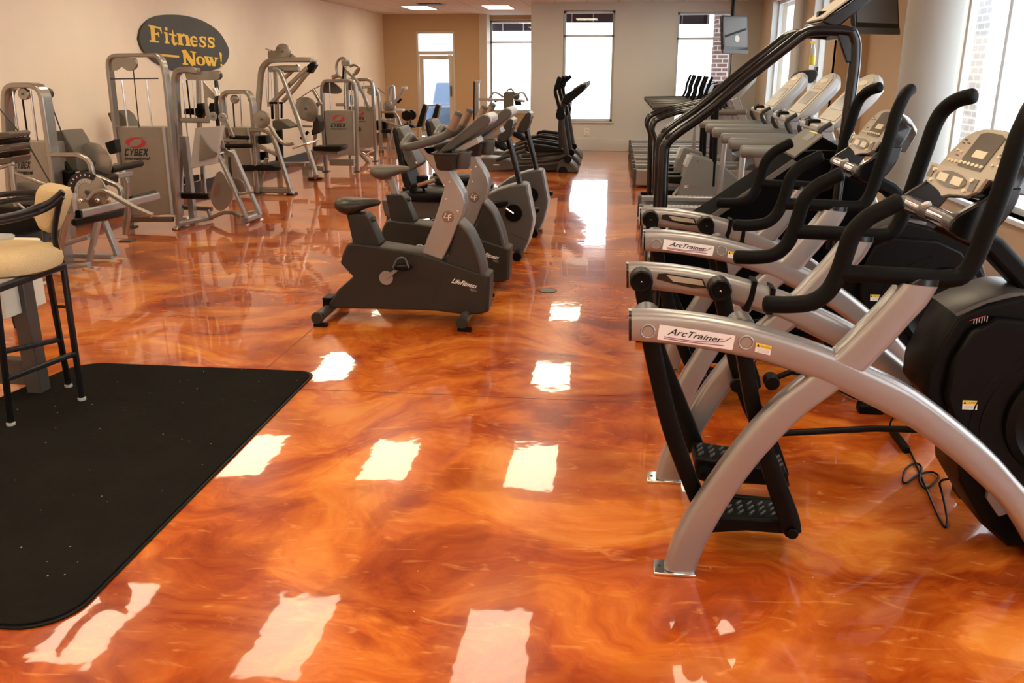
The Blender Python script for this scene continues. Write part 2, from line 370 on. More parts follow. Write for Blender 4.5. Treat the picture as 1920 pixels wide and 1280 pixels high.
# ================================================================ the room
def rect_wall(axis, pos, a0, a1, z0, z1, holes, thick, name, m, out=1):
    """wall slab with rectangular holes; axis 'y': plane at Y=pos running in X, axis 'x': plane at X=pos running in Y"""
    cuts = sorted(set([a0, a1] + [h[0] for h in holes] + [h[1] for h in holes])); mb = MB()
    for i in range(len(cuts) - 1):
        c0, c1 = cuts[i], cuts[i + 1]; mid = (c0 + c1) / 2; hs = sorted([h for h in holes if h[0] < mid < h[1]], key=lambda h: h[2]); z = z0
        spans = []
        for h in hs:
            if h[2] > z: spans.append((z, h[2]))
            z = h[3]
        if z < z1: spans.append((z, z1))
        for (za, zb) in spans:
            p0, p1 = sorted((pos, pos + thick * out))
            if axis == 'y': mb.box(c0, c1, p0, p1, za, zb)
            else: mb.box(p0, p1, c0, c1, za, zb)
    return struct(name, mb, m)
struct('floor', MB().box(XL - .3, XR + .4, YF, YB3 + .3, -.1, 0), 'floor')
struct('ceiling', MB().box(XL - .3, XR + .4, YF, YB3 + .3, CEIL, CEIL + .1), 'ceil')
rect_wall('x', XL, YF, YB2, 0, CEIL, [], .2, 'wall_left', 'wallw', -1)
rect_wall('y', YF, XL, XR, 0, CEIL, [], .2, 'wall_behind', 'wallw', -1)
# far wall with the door, the recessed bay and the wall in front of it
d0, d1, dt = -4.80, -3.86, 2.44
XA = U(901, 150, YB2).x
rect_wall('y', YB2, XL, XA, 0, CEIL, [(d0, d1, 0, dt)], .25, 'wall_back', 'walltan')
struct('wall_return', MB().box(XA - .02, XA + .16, YB2 - .02, YB3, 0, CEIL), 'trim')
wb0, wb1, wbz0, wbz1 = U(918, 40, YB3).x, -1.95, .56, 2.70
rect_wall('y', YB3, XA, -1.6, 0, CEIL, [(wb0, wb1, wbz0, wbz1)], .25, 'wall_recess', 'walltan')
w30, w31, w3a, w3b = -1.07, -.07, .58, 2.67
w40, w41 = 1.13, 2.20
XC = U(995, 150, YB).x
rect_wall('y', YB, XC, XR2 + .2, 0, CEIL, [(w30, w31, w3a, w3b), (w40, w41, w3a, w3b - .04)], .25, 'wall_front_bay', 'wallg')
struct('wall_bay_side', MB().box(XC, XC + .2, YB + .25, YB3 + .2, 0, CEIL), 'walltan')
# right wall: far stretch at XR2, step, near stretch at XR
ra = (14.6, 16.9, .5, 2.72); rb = (12.45, 13.35, .5, 2.72)
rect_wall('x', XR2, YSTEP, YB, 0, CEIL, [ra, rb], .25, 'wall_right_far', 'wallr')
struct('wall_right_step', MB().box(XR2, XR + .25, YSTEP - .02, YSTEP + .12, 0, CEIL), 'walltan')
rn = (5.6, 9.40, .5, 2.75)
rect_wall('x', XR, YF, YSTEP, 0, CEIL, [rn, (1.2, 4.6, .5, 2.75), (-3.6, .2, .5, 2.75)], .25, 'wall_right', 'wallr')
# baseboards
struct('baseboard_left', MB().box(XL, XL + .02, YF, YB2, 0, .14), 'darkbase')
struct('baseboard_back', MB().box(XL, d0 - .06, YB2 - .02, YB2, 0, .12).box(d1 + .06, XA, YB2 - .02, YB2, 0, .12), 'trim')
struct('baseboard_bay', MB().box(XC - .015, XR2, YB - .02, YB, 0, .24), 'wallg', bev=.004)
struct('baseboard_right', MB().box(XR - .02, XR, YF, YSTEP - .02, 0, .12).box(XR2 - .02, XR2, YSTEP, YB - .02, 0, .12), 'trim')
# control joints sawn in the floor
jm = mat('dark_joint_line', (.10, .035, .015), .6)
jy = UZ(900, 743).y; jx = UZ(540, 655).x
for k, (x0, x1, y0, y1) in enumerate([(XL, XR, jy, jy + .004), (XL, XR, jy + 3.9, jy + 3.904), (XL, XR, jy + 7.8, jy + 7.804), (jx, jx + .004, YF, YB), (jx + 3.9, jx + 3.904, YF, YB)]):
    struct('trim_%d' % (k + 1), MB().box(x0, x1, y0, y1, -.001, .0006), jm)
# round column by the right wall
cc = Vector((2.60, 8.05, 0))
o = MB().lathe([(.225, 0), (.225, CEIL)], cc, 'z', 48).build('round_column', 'col'); o['kind'] = 'structure'; o.name = 'trim_6'
o = MB().lathe([(.07, 0), (.07, CEIL)], (XR2 - .10, 13.95, 0), 'z', 24).build('pipe', 'winf'); o['kind'] = 'structure'; o.name = 'trim_7'
# ---- windows
def window_y(n, x0, x1, z0, z1, Y, transom, mull=()):
    w = .045; r = MB(); f = MB()
    f.box(x0, x0 + w, Y + .1, Y + .16, z0, z1).box(x1 - w, x1, Y + .1, Y + .16, z0, z1).box(x0, x1, Y + .1, Y + .16, z0, z0 + w).box(x0, x1, Y + .1, Y + .16, z1 - w, z1)
    if transom: f.box(x0, x1, Y + .1, Y + .16, transom - .022, transom + .022)
    for m_ in mull: f.box(m_ - .02, m_ + .02, Y + .1, Y + .16, z0, z1)
    o = struct('window_%d' % n, f, 'winf', bev=.004)
    g = MB().box(x0 + .02, x1 - .02, Y + .128, Y + .132, z0 + .02, z1 - .02).build('window_pane', 'glass', o)
    s = MB().box(x0 - .04, x1 + .04, Y - .03, Y + .1, z0 - .035, z0).build('window_sill', 'trim', o, bev=.005)
    j = MB().box(x0 - .03, x0, Y - .006, Y + .10, z0, z1 + .03).box(x1, x1 + .03, Y - .006, Y + .1, z0, z1 + .03).box(x0, x1, Y - .006, Y + .1, z1, z1 + .03).build('window_casing', 'trim', o)
    return o
def window_x(n, y0, y1, z0, z1, X, mull=(), transom=None):
    w = .05; f = MB(); a, b = X + .1, X + .17
    f.box(a, b, y0, y0 + w, z0, z1).box(a, b, y1 - w, y1, z0, z1).box(a, b, y0, y1, z0, z0 + w).box(a, b, y0, y1, z1 - w, z1)
    for m_ in mull: f.box(a, b, m_ - .03, m_ + .03, z0, z1)
    if transom: f.box(a, b, y0, y1, transom - .025, transom + .025)
    o = struct('window_%d' % n, f, 'winf', bev=.004)
    MB().box(X + .132, X + .136, y0 + .02, y1 - .02, z0 + .02, z1 - .02).build('window_pane', 'glass', o)
    MB().box(X - .05, X + .1, y0 - .03, y1 + .03, z0 - .04, z0).build('window_sill', 'winf', o, bev=.005)
    MB().box(X - .004, X + .1, y1 - .012, y1 + .002, z0, z1).box(X - .004, X + .1, y0, y0 + .012, z0, z1).build('window_casing', 'winf', o)
    return o
tz = U(1100, 67, YB).z
window_y(1, wb0, wb1, wbz0, wbz1, YB3, U(950, 79, YB3).z)
window_y(2, w30, w31, w3a, w3b, YB, tz)
window_y(3, w40, w41, w3a, w3b - .04, YB, U(1300, 72, YB).z)
window_x(4, ra[0], ra[1], ra[2], ra[3], XR2, transom=2.05)
window_x(5, rb[0], rb[1], rb[2], rb[3], XR2)
window_x(6, rn[0], rn[1], rn[2], rn[3], XR, mull=(8.95, 8.05, 6.8))
window_x(7, 1.2, 4.6, .5, 2.75, XR, mull=(2.9,))
window_x(8, -3.6, .2, .5, 2.75, XR, mull=(-1.7,))
# ---- door with its transom light
f = MB().box(d0, d0 + .05, YB2 - .02, YB2 + .14, 0, dt).box(d1 - .05, d1, YB2 - .02, YB2 + .14, 0, dt).box(d0 + .05, d1 - .05, YB2 - .02, YB2 + .14, dt - .05, dt)
zt = U(820, 100, YB2).z
f.box(d0 + .05, d1 - .05, YB2 - .02, YB2 + .14, zt - .03, zt + .05)
do = struct('door_1', f, 'trim', bev=.004)
a, b, t = d0 + .06, d1 - .06, zt - .04
MB().box(a, a + .10, YB2 + .03, YB2 + .08, .01, t).box(b - .10, b, YB2 + .03, YB2 + .08, .01, t).box(a + .1, b - .1, YB2 + .03, YB2 + .08, .01, .26).box(a + .1, b - .1, YB2 + .03, YB2 + .08, t - .10, t).build('door_leaf', 'trim', do, bev=.004)
MB().box(a + .09, b - .09, YB2 + .05, YB2 + .056, .25, t - .09).build('door_pane', 'glass', do)
MB().box(d0 + .04, d1 - .04, YB2 + .05, YB2 + .056, zt + .04, dt - .04).build('transom_pane', 'glass', do)
cl = MB().box(a + .42, a + .66, YB2 - .03, YB2 + .03, t - .07, t - .01).build('door_closer', 'lgrey', do, bev=.01)
MB().sq([(a + .46, YB2 - .05, t + .01), (a + .60, YB2 - .10, t + .015), (a + .68, YB2 - .03, t + .03)], .02, .012, (0, 0, 1)).build('closer_arm', 'lgrey', cl)
MB().box(b - .07, b - .04, YB2 - .03, YB2 + .03, .95, 1.2).build('door_handle', 'mgrey', do, bev=.006)
# wall plates
single('light_switch', MB().box(-5.35, -5.27, YB2 - .012, YB2, 1.98, 2.06), 'walltan', 'small square tan plate on the tan wall left of the door', 'switch', bev=.003)
q = U(1100, 247, YB)
op = thing('wall_outlet', 'cream electrical outlet on the grey wall below the middle window', 'outlet', (q.x, YB, q.z))
MB().box(q.x - .045, q.x + .045, YB - .012, YB, q.z - .075, q.z + .075).build('cover_plate', 'cream', op, bev=.004)
MB().box(q.x - .02, q.x + .02, YB - .017, YB - .011, q.z + .012, q.z + .05).box(q.x - .02, q.x + .02, YB - .017, YB - .011, q.z - .05, q.z - .012).build('socket', 'trim', op, bev=.003)
# ---- ceiling lights (2 x 4 troffers)
base = None; k = 0
words_r = ['in the last row behind the camera', 'in the next row behind the camera', 'in the row over the black mat', 'in the row over the upright bikes', 'in the row over the leg press', 'in the row over the stair steppers', 'in the row over the ellipticals', 'nearest the door wall']
words_c = ['first from left wall', 'second from left wall', 'third from left wall', 'fourth from left wall']
for i, x in enumerate(LX):
    for j, y in enumerate(LY):
        if j == 7 and i > 1: continue
        lab = 'rectangular ceiling light %s, %s' % (words_r[j], words_c[i])
        if base is None:
            t = thing('ceiling_light', lab, 'ceiling light', (x, y, CEIL), 'recessed rectangular ceiling lights')
            fr = MB()
            for (x0, x1, y0, y1) in ((-.305, -.27, -.61, .61), (.27, .305, -.61, .61), (-.27, .27, -.61, -.56), (-.27, .27, .56, .61)): fr.box(x + x0, x + x1, y + y0, y + y1, CEIL - .012, CEIL + .001)
            fr.build('frame', 'ceil', t)
            MB().box(x - .27, x + .27, y - .56, y + .56, CEIL - .008, CEIL + .001).build('diffuser', 'lampw', t)
            base = t; b0 = (x, y)
        else: dup(base, (x - b0[0], y - b0[1], 0), lab)
v = UZ(797, 3, CEIL)
av = thing('air_vent', 'dark air grille in the ceiling just before the light near the door', 'vent', (v.x, 18.25, CEIL))
MB().box(v.x - .26, v.x + .26, 18.0, 18.5, CEIL - .010, CEIL).build('vent_frame', 'mgrey', av)
mb = MB()
for i in range(9): mb.box(v.x - .23, v.x + .23, 18.03 + i * .05, 18.055 + i * .05, CEIL - .018, CEIL - .009)
mb.build('louvre_blades', 'black', av)
# ---- outside
st = mat('outside_wall_white', (.8, .8, .8), .9)
single('pavement', MB().box(-14, 16, YB3 + .4, 60, -.35, -.15).box(XR + .5, 16, -8, YB3 + .4, -.35, -.15), 'asph', 'pale pavement outside beyond the windows', 'pavement')
# canopy over the windows of the bay wall
def canopy(x0, x1, y, z, lab):
    c = thing('window_canopy', lab, 'awning', (x0, y, z - .5), 'navy canopies outside the back windows')
    MB().rings([[(x0, y + .05, z), (x1, y + .05, z), (x1, y + .05, z + .03), (x0, y + .05, z + .03)], [(x0, y + 1.1, z - .34), (x1, y + 1.1, z - .34), (x1, y + 1.1, z - .31), (x0, y + 1.1, z - .31)]]).box(x0, x1, y + 1.1, y + 1.13, z - .55, z - .31).build('canopy_cloth', 'awn', c)
    n = max(2, int((x1 - x0) / .42)); mb = MB()
    for i in range(n + 1):
        x = x0 + .03 + (x1 - x0 - .06) * i / n
        mb.sq([(x, y + .05, z - .02), (x, y + 1.08, z - .36)], .022, .022); mb.sq([(x, y + 1.08, z - .36), (x, y + 1.08, z - .55)], .022, .022)
    mb.sq([(x0, y + 1.08, z - .36), (x1, y + 1.08, z - .36)], .022, .022, (0, 0, 1)); mb.build('canopy_frame', 'lgrey', c)
canopy(-1.45, .4, YB + .19, 3.06, 'dark navy canopy with a pale frame outside the middle back window')
canopy(.75, 1.85, YB + .19, 3.02, 'dark navy canopy outside the right back window, beside the brick pier')
canopy(-3.5, -1.85, YB3 + .19, 3.06, 'dark navy canopy outside the recessed back window behind the cable machine')
bx0 = U(1340, 90, 19.3).x
single('brick_pier', MB().box(bx0, bx0 + .42, 19.3, 19.75, -.15, 3.6), 'brick', 'red brown brick pier with pale mortar outside the right back window', 'pillar')
ax = XR + 1.25; q0 = UX(1818, 60, ax); q1 = UX(1854, 60, ax)
single('brick_pier', MB().box(ax, ax + .12, q1.y, q0.y, -.15, 3.6), 'brick_overlit', 'brick pier washed out by daylight outside the big right window beside the round column', 'pillar')
single('brick_pier', MB().box(XR2 + .9, XR2 + 1.3, 17.2, 17.7, -.15, 3.6), 'brick', 'brick pier outside the farthest right wall window', 'pillar')
cx, cy = -4.4, 24.8
cr_ = thing('parked_car', 'dark blue car parked outside beyond the glass door', 'car', (cx, cy, -.15))
secs = [(-.9, .62, .25), (-.8, .75, .62), (-.2, .78, .68), (.35, .78, 1.22), (1.3, .78, 1.28), (2.1, .76, .85), (2.6, .7, .75), (2.75, .6, .35)]
MB().rings([[(cx - w, cy + y, -.02), (cx + w, cy + y, -.02), (cx + w, cy + y, h * .6), (cx + w * .8, cy + y, h), (cx - w * .8, cy + y, h), (cx - w, cy + y, h * .6)] for y, w, h in secs]).build('car_body', 'car', cr_, bev=.03)
for sx in (-1, 1):
    for yy in (-.1, 2.0): MB().disc((cx + sx * .72, cy + yy, .12), .27, .2, 'x').build('wheel', 'black', cr_)
def bare_tree(x, y, h, lab, sd):
    rnd = random.Random(sd); mb = MB()
    def br(p, d, L, r, dep):
        e = p + d * L; mb.tube([p, p + d * L * .5 + Vector((rnd.uniform(-.04, .04) * L, 0, 0)), e], r, 6, rr=[r, r * .85, r * .65])
        if dep:
            for _ in range(3):
                nd = (d + Vector((rnd.uniform(-.6, .6), rnd.uniform(-.6, .6), rnd.uniform(-.1, .5)))).normalized(); br(e, nd, L * .68, r * .6, dep - 1)
    br(Vector((x, y, -.13)), Vector((0, 0, 1)), h * .36, .06, 4); single('bare_tree', mb, st2, lab, 'tree')
st2 = mat('pale_bark', (.42, .40, .42), .9)
bare_tree(-5.6, 30.5, 5.0, 'bare branched young tree outside, seen through the glass door', 3)
bare_tree(9.2, 13.6, 5.5, 'bare branched tree outside the big right window', 8)
# ================================================================ cross trainers
def PX(pts, Y): return [(U(x, y, Y).x, U(x, y, Y).z) for x, y in pts]
def PT(pts, Y): return [U(x, y, Y) for x, y in pts]
def mir(pts, yc): return [Vector((p.x, 2 * yc - p.y, p.z)) for p in pts]
YN = 2.57; RD = .08; YFAR = 3.25; YC = (YN + YFAR + RD) / 2
def sm(pts, n=4): return [(p.x, p.z) for p in cr([(a, 0, b) for a, b in pts], n)]
topE = sm(PX([(1180, 586), (1235, 587), (1324, 596), (1418, 615), (1511, 642), (1572, 664), (1631, 691), (1719, 735), (1808, 801), (1874, 860), (1920, 912)], YN) + [(1.43, .23), (1.53, .03)])
botE = sm(PX([(1180, 642), (1225, 646), (1300, 655), (1405, 675), (1491, 701), (1545, 722), (1600, 748), (1700, 800), (1785, 862), (1852, 922), (1890, 962)], YN) + [(1.33, .17), (1.42, .03)])
legA = sm(PX([(1535, 690), (1511, 711), (1461, 751), (1412, 802), (1361, 864), (1322, 920), (1288, 972), (1262, 1020), (1246, 1070)], YN + .004))
legB = sm(PX([(1592, 722), (1560, 745), (1512, 780), (1462, 828), (1418, 878), (1383, 926), (1350, 978), (1323, 1028), (1303, 1078)], YN + .004))
upA = sm(PX([(1558, 672), (1575, 660), (1614, 621), (1652, 582), (1680, 550), (1695, 533)], YN - .002))
upB = sm(PX([(1624, 700), (1640, 684), (1680, 642), (1714, 604), (1742, 574), (1763, 540)], YN - .002))
capA = PX([(1697, 534), (1720, 524)], YN); capB = PX([(1764, 541), (1768, 526)], YN)
def caution(parent, x0, y0, x1, y1, Y, sy, shx=-3):
    q = pq(x0, y0, x1, y1, Y, -shx, sy)
    o = MB().quad(*q).build('caution_label', 'white', parent)
    d = Vector((0, -.0006, 0))
    y = onquad(MB(), [(0, .55), (1, .55), (1, 1), (0, 1)], [(0, 1, 2, 3)], [p + d for p in q]).build('label_band', 'yellow', o)
    p, f = text_mesh('CAUTION'); mb = onquad(MB(), [(.30 + .65 * a, .66 + .22 * b) for a, b in p], f, [p_ + d * 2 for p_ in q])
    onquad(mb, [(.05, .62), (.25, .62), (.15, .94)], [(0, 1, 2)], [p_ + d * 2 for p_ in q])
    for i in range(3): onquad(mb, [(.1, .12 + i * .13), (.9, .12 + i * .13), (.9, .135 + i * .13), (.1, .135 + i * .13)], [(0, 1, 2, 3)], [p_ + d * 2 for p_ in q])
    mb.build('lettering', 'ink', o, ang=180); return o
def arc_trainer(label):
    t = thing('cross_trainer', label, 'elliptical machine', (.2, YC, 0), 'silver cross trainers in the right foreground')
    for side, y in ((0, YN), (1, YFAR)):
        dy = y - YN
        r = MB().strip(topE, botE, y, y + RD, .026, 4).build('side_rail', 'silver', t)
        e0 = PX([(1179, 585), (1184, 586)], YN); e1 = PX([(1179, 643), (1184, 643)], YN)
        MB().strip(e0, e1, y - .001, y + RD + .001, .026, 4).build('end_cap', 'gloss', r)
        l = MB().strip(legA, legB, y + .004, y + RD - .004, .02, 4).build('rear_leg', 'silver', t)
        a = legA[-1]; b_ = legB[-1]
        MB().box(a[0] - .035, b_[0] + .002, y - .004, y + RD + .004, 0, .012).build('foot_plate', 'chrome', l, bev=.003)
        MB().disc((a[0] - .016, y + RD / 2, .013), .006, .002, 'z', 12).build('bolt_hole', 'ink', l)
        MB().box(1.38, 1.60, y - .004, y + RD + .004, 0, .03).build('front_foot', 'black', t, bev=.004)
        u = MB().strip(upA, upB, y - .002, y + RD + .002, .022, 4).build('upright', 'silver', t)
        MB().strip(capA, capB, y + .006, y + RD - .006, .015, 3).build('upright_cap', 'gloss', u)
        # hand tubes
        def fl(pts): return pts if not side else mir(pts, YC)
        yh = YN + .035
        s = cr(PT([(1438, 570), (1480, 571), (1522, 566), (1552, 546), (1572, 512), (1586, 472), (1600, 436), (1628, 408), (1660, 391), (1684, 379)], yh), 4)
        h = MB().capsule(fl(s), .0265, 14).build('curved_handle', 'grip', t)
        g = PT([(1575, 512), (1620, 514), (1700, 518), (1785, 522)], yh) + PT([(1812, 508), (1832, 475), (1850, 430), (1872, 372)], yh) + PT([(1893, 310)], yh + .005) + PT([(1908, 262)], yh + .012)
        e1 = g[-1]; g += [e1 + Vector((.018, .012, .05)), e1 + Vector((.045, .05, .085)), e1 + Vector((.075, .095, .100))]
        MB().capsule(fl(cr(g, 4)), .0265, 14).build('upper_handle', 'grip', t)
    # rings and label on the near rail, hubs and links inside
    near = t.children[0]
    for (cx, cy) in ((1215, 621), (1399, 642)):
        c = U(cx, cy, YN - .001); rg = MB()
        rg.tube([c + Vector((math.cos(a_) * .0205, 0, math.sin(a_) * .0205)) for a_ in [2 * math.pi * k / 28 for k in range(28)]], .0032, 8, closed=True)
        rg.disc(c, .017, .004, 'y', 28).build('pivot_ring', 'silver', t)
    q = [U(1237, 608, YN - .0012), U(1379, 629, YN - .0012), U(1373, 656, YN - .0012), U(1232, 636, YN - .0012)]
    lb = MB().quad(*q).build('name_plate', 'white', t); d = Vector((0, -.0012, 0))
    lettering('ArcTrainer', [U(1257, 615, YN - .0024), U(1357, 632, YN - .0024), U(1354, 642, YN - .0024), U(1251, 627, YN - .0024)], 'ink', lb, shear=.28, bold=.012)
    mb = MB()
    for path in ([(1245, 631), (1290, 638), (1330, 641), (1356, 640), (1371, 633)], [(1245, 634), (1290, 641), (1357, 648)]):
        pp = cr(PT(path, YN - .0022), 5); mb.sq(pp, .0024, .001)
    mb.build('underline_swash', 'purple', lb)
    caution(t, 1415, 642, 1444, 659, YN - .0015, 7)
    # name plate on the outer face is mirrored by the far rail: only a plain one there
    ys = YFAR - .001
    sl = MB().prism(PX([(1231, 523), (1234, 513), (1248, 512), (1318, 523), (1325, 540), (1300, 540), (1256, 530)], ys), ys - .002, ys + .01).build('rail_slot', 'gloss', t)
    MB().prism(PX([(1250, 515), (1316, 525), (1320, 535), (1262, 527)], ys), ys - .006, ys).build('slot_cover', 'plate', sl)
    for A_, B_ in (([(1411, 526), (1404, 556), (1392, 582)], [(1421, 528), (1414, 560), (1404, 585)]), ([(1445, 538), (1442, 565), (1436, 588)], [(1455, 542), (1452, 568), (1448, 590)])):
        MB().strip(PX(A_, ys), PX(B_, ys), ys - .006, ys + RD + .008, .004, 2).build('strap', 'black', t)
    def knob(cx, cy, Y, ln, nm='pivot_hub'):
        c = U(cx, cy, Y); k = MB().lathe([(.040, ln), (.042, ln - .004), (.042, .006), (.036, 0), (.030, .001), (.028, .004), (.004, .005)], c, 'y', 28).build(nm, 'black', t)
        MB().disc(c + Vector((0, .002, 0)), .0035, .006, 'y', 10).build('hub_bolt', 'chrome', k); return k
    knob(1203, 529, 3.165, .085); knob(1351, 546, 3.165, .085)
    for (cx, cy) in ((1215, 617), (1399, 636)):
        c = U(cx, cy, YN); c.y = YN + RD
        MB().disc(c + Vector((0, .045, 0)), .044, .09, 'y', 28).build('pivot_hub', 'mgrey', t)
    def link(A, B, Y, w=.04): return MB().strip(sm(PX(A, Y), 3), sm(PX(B, Y), 3), Y, Y + w, .008, 2).build('pedal_link', 'black', t)
    y1 = YN + RD + .02
    link([(1198, 612), (1205, 650), (1221, 723), (1242, 808), (1272, 890), (1296, 948), (1322, 1002)], [(1233, 606), (1239, 650), (1255, 723), (1274, 800), (1302, 882), (1322, 930), (1350, 985)], y1)
    link([(1374, 634), (1382, 673), (1397, 760), (1418, 845), (1442, 925), (1464, 988), (1474, 1008)], [(1408, 628), (1414, 679), (1430, 768), (1455, 852), (1482, 922), (1500, 972), (1504, 998)], y1)
    link([(1187, 524), (1198, 590), (1222, 680), (1255, 765), (1290, 850)], [(1219, 520), (1230, 590), (1250, 660), (1280, 735), (1322, 838)], 3.195)
    link([(1336, 544), (1350, 610), (1368, 690), (1392, 765), (1432, 850), (1458, 906)], [(1368, 540), (1380, 600), (1400, 680), (1426, 752), (1462, 835), (1480, 890)], 3.195)
    c = U(1485, 998, y1); MB().disc(c + Vector((0, -.004, 0)), .019, .02, 'y', 24).build('link_bolt', 'black', t)
    # foot pads with tread and heel wall
    def pad(P, lipP, Y, dep, name='foot_pad'):
        p = MB().prism(sm(PX(P, Y), 1), Y, Y + dep).build(name, 'black', t, bev=.008)
        MB().prism(PX(lipP, Y + dep), Y + dep - .005, Y + dep + .02).build('pad_side_wall', 'black', p, bev=.004)
        a = U(*P[0], Y); b_ = U(*P[1], Y); m_ = MB()
        for i in range(8):
            x = (a.x * (7.5 - i) + b_.x * (i + .5)) / 8; z = (a.z * (7.5 - i) + b_.z * (i + .5)) / 8
            for j in range(3):
                yy = Y + .025 + j * (dep - .05) / 3
                m_.sq([(x - .006, yy, z + .003), (x + .012, yy + (dep - .06) / 3.4, z + .002)], .007, .012, (0, 0, 1))
        m_.build('tread', 'mgrey', p); return p
    pad([(1318, 968), (1484, 976), (1494, 1004), (1400, 996), (1330, 1000)], [(1330, 925), (1465, 938), (1476, 985), (1340, 960)], y1 + .045, .15)
    pad([(1304, 858), (1476, 884), (1482, 914), (1400, 908), (1318, 904), (1302, 880)], [(1318, 848), (1452, 868), (1470, 900), (1318, 880)], 3.02, .16)
    MB().lathe([(.030, .03), (.030, .012), (.016, .008), (.014, 0), (.004, -.001)], U(1320, 890, 3.0), 'y', 24).build('pad_pivot', 'black', t)
    # drive rods
    MB().tube([U(1462, 812, 2.86), U(1640, 803, 2.86), U(1930, 812, 2.86)], .0115, 10).build('drive_rod', 'black', t)
    MB().tube([U(1440, 714, 3.10), U(1500, 690, 3.10), Vector((1.12, 3.10, .50))], .0115, 10).build('drive_rod', 'black', t)
    MB().disc(U(1383, 722, 3.18), .028, .02, 'y', 20).build('rod_joint', 'black', t); MB().disc(U(1446, 714, 3.08), .027, .06, 'y', 20).build('rod_joint', 'black', t)
    # drum housing
    yh0, yh1 = 2.82, 3.06
    H = PX([(1794, 592), (1764, 640), (1737, 694), (1731, 738), (1762, 780), (1792, 835), (1796, 905), (1842, 985), (1892, 1030)], yh0)
    H += [(1.50, .03), (1.62, .08), (1.69, .28), (1.70, .50), (1.665, .68), (1.57, .83), (1.45, .885)] + PX([(1920, 552), (1853, 567)], yh0)
    hs = MB().prism(H, yh0, yh1, .035, .02).build('drum_housing', 'black', t, bev=.006)
    # silver-grey crest over the drum
    cre = sm(PX([(1794, 592), (1853, 567), (1920, 552)], yh0) + [(1.45, .885), (1.57, .83), (1.665, .68), (1.705, .50)], 5)
    cre2 = [(x + (1.42 - x) * .05, z + (.5 - z) * .05) for x, z in cre]; cre1 = [(x - (1.42 - x) * .014, z - (.5 - z) * .014) for x, z in cre]
    MB().strip(cre1, cre2, yh0 + .012, yh1 - .0, .012, 2).build('housing_crest', 'mgrey', hs)
    # near face bulge and wheel cover
    N_ = PX([(1822, 622), (1786, 680), (1772, 745), (1790, 800), (1822, 850)], 2.79) + [(1.45, .18), (1.60, .25), (1.655, .45), (1.63, .65), (1.53, .79), (1.42, .84)] + PX([(1868, 596)], 2.79)
    MB().prism(N_, 2.785, 2.83, .03, .012).build('side_cover', 'black', hs, bev=.004)
    cw = (1.475, 2.785, .52); MB().lathe([(.20, .01), (.195, -.018), (.17, -.026), (.15, -.010), (.12, -.006), (.03, -.008), (.028, -.02), (.002, -.02)], cw, 'y', 40).build('wheel_cover', 'black', hs)
    for k, rr_ in enumerate((.245, .275)):
        MB().tube([Vector((cw[0] + math.cos(a_) * rr_ * 1.08, 2.786, cw[2] - .02 + math.sin(a_) * rr_)) for a_ in [math.radians(200 - 95 * i / 14) for i in range(15)]], .004, 6).build('face_rib', 'black', hs)
    caution(hs, 1804, 750, 1832, 767, 2.7835, 1, -1)
    mb = MB()
    for i in range(6):
        p = U(1826 + i * 5, 603 - i * 1.2, 2.782); mb.box(p.x - .001, p.x + .0012, p.y - .001, p.y, p.z - .006 - .004 * (i % 2), p.z + .008)
    mb.build('scale_marks', 'lgrey', hs)
    MB().sq(PT([(1818, 601), (1849, 592)], 2.782), .002, .001).build('scale_line', 'red', hs)
    # lower drum bracket and foot
    MB().prism(PX([(1838, 850), (1858, 900), (1850, 935), (1872, 968), (1895, 960), (1925, 1000), (1925, 860)], 2.795), 2.79, 2.815, ).build('bracket', 'silver', hs, bev=.004)
    MB().box(1.50, 1.57, YN + .05, YFAR + .03, .02, .07).build('front_cross_tube', 'black', t, bev=.006)
    MB().box(1.50, 1.56, 2.85, 3.05, 0, .10).build('leg_stay', 'black', t, bev=.006)
    # console
    ya, yb = 2.70, 3.165; ym = (ya + yb) / 2
    B0 = U(1872, 345, ya); T0 = U(1878, 247, ym); B0 = Vector((B0.x, 0, B0.z)); T0 = Vector((T0.x, 0, T0.z))
    def plane(b0, t0):
        d = t0 - b0; nrm = Vector((-d.z, 0, d.x)).normalized()
        return lambda y, s, off=0: Vector((b0.x + d.x * s, y, b0.z + d.z * s)) + nrm * off
    pu = plane(B0, T0)
    out = [(ya, 0), (ya + .008, .35), (ya + .03, .70), (ya + .075, .88), (ya + .14, .975), (ym, 1.0), (yb - .14, .975), (yb - .075, .88), (yb - .03, .70), (yb - .008, .35), (yb, 0)]
    cn = MB().rings([[pu(y, s, 0) for y, s in out], [pu(y, s, .012) for y, s in out]]).build('console', 'plate', t, bev=.002)
    ot2 = [(ym + (y - ym) * 1.05, s * 1.03) for y, s in out]
    MB().rings([[pu(y, s, .004) for y, s in ot2], [pu(y, s, -.05) for y, s in ot2], [pu(ym + (y - ym) * .8, .1 + s * .8, -.10) for y, s in ot2]]).build('console_shell', 'gloss', cn, bev=.004)
    MB().rings([[pu(ym - .10, .10, .013), pu(ym - .10, .84, .013), pu(ym - .06, .90, .013), pu(ym + .05, .90, .013), pu(ym + .09, .84, .013), pu(ym + .09, .10, .013)], [pu(ym - .10, .10, .015), pu(ym - .10, .84, .015), pu(ym - .06, .9, .015), pu(ym + .05, .9, .015), pu(ym + .09, .84, .015), pu(ym + .09, .10, .015)]]).build('display_window', 'dplate', cn)
    MB().rings([[pu(y, s, o_) for y, s in ((ym - .06, .34), (ym + .03, .34), (ym + .03, .50), (ym - .06, .50))] for o_ in (.014, .017)]).build('display', 'btn', cn)
    def blob(y, s, ry, rs, pl, par=None): MB().rings([[pl(y + ry * math.cos(a_), s + rs * math.sin(a_), o_) for a_ in [2 * math.pi * k / 14 for k in range(14)]] for o_ in (.012, .018)]).build('button', 'btn', par or cn)
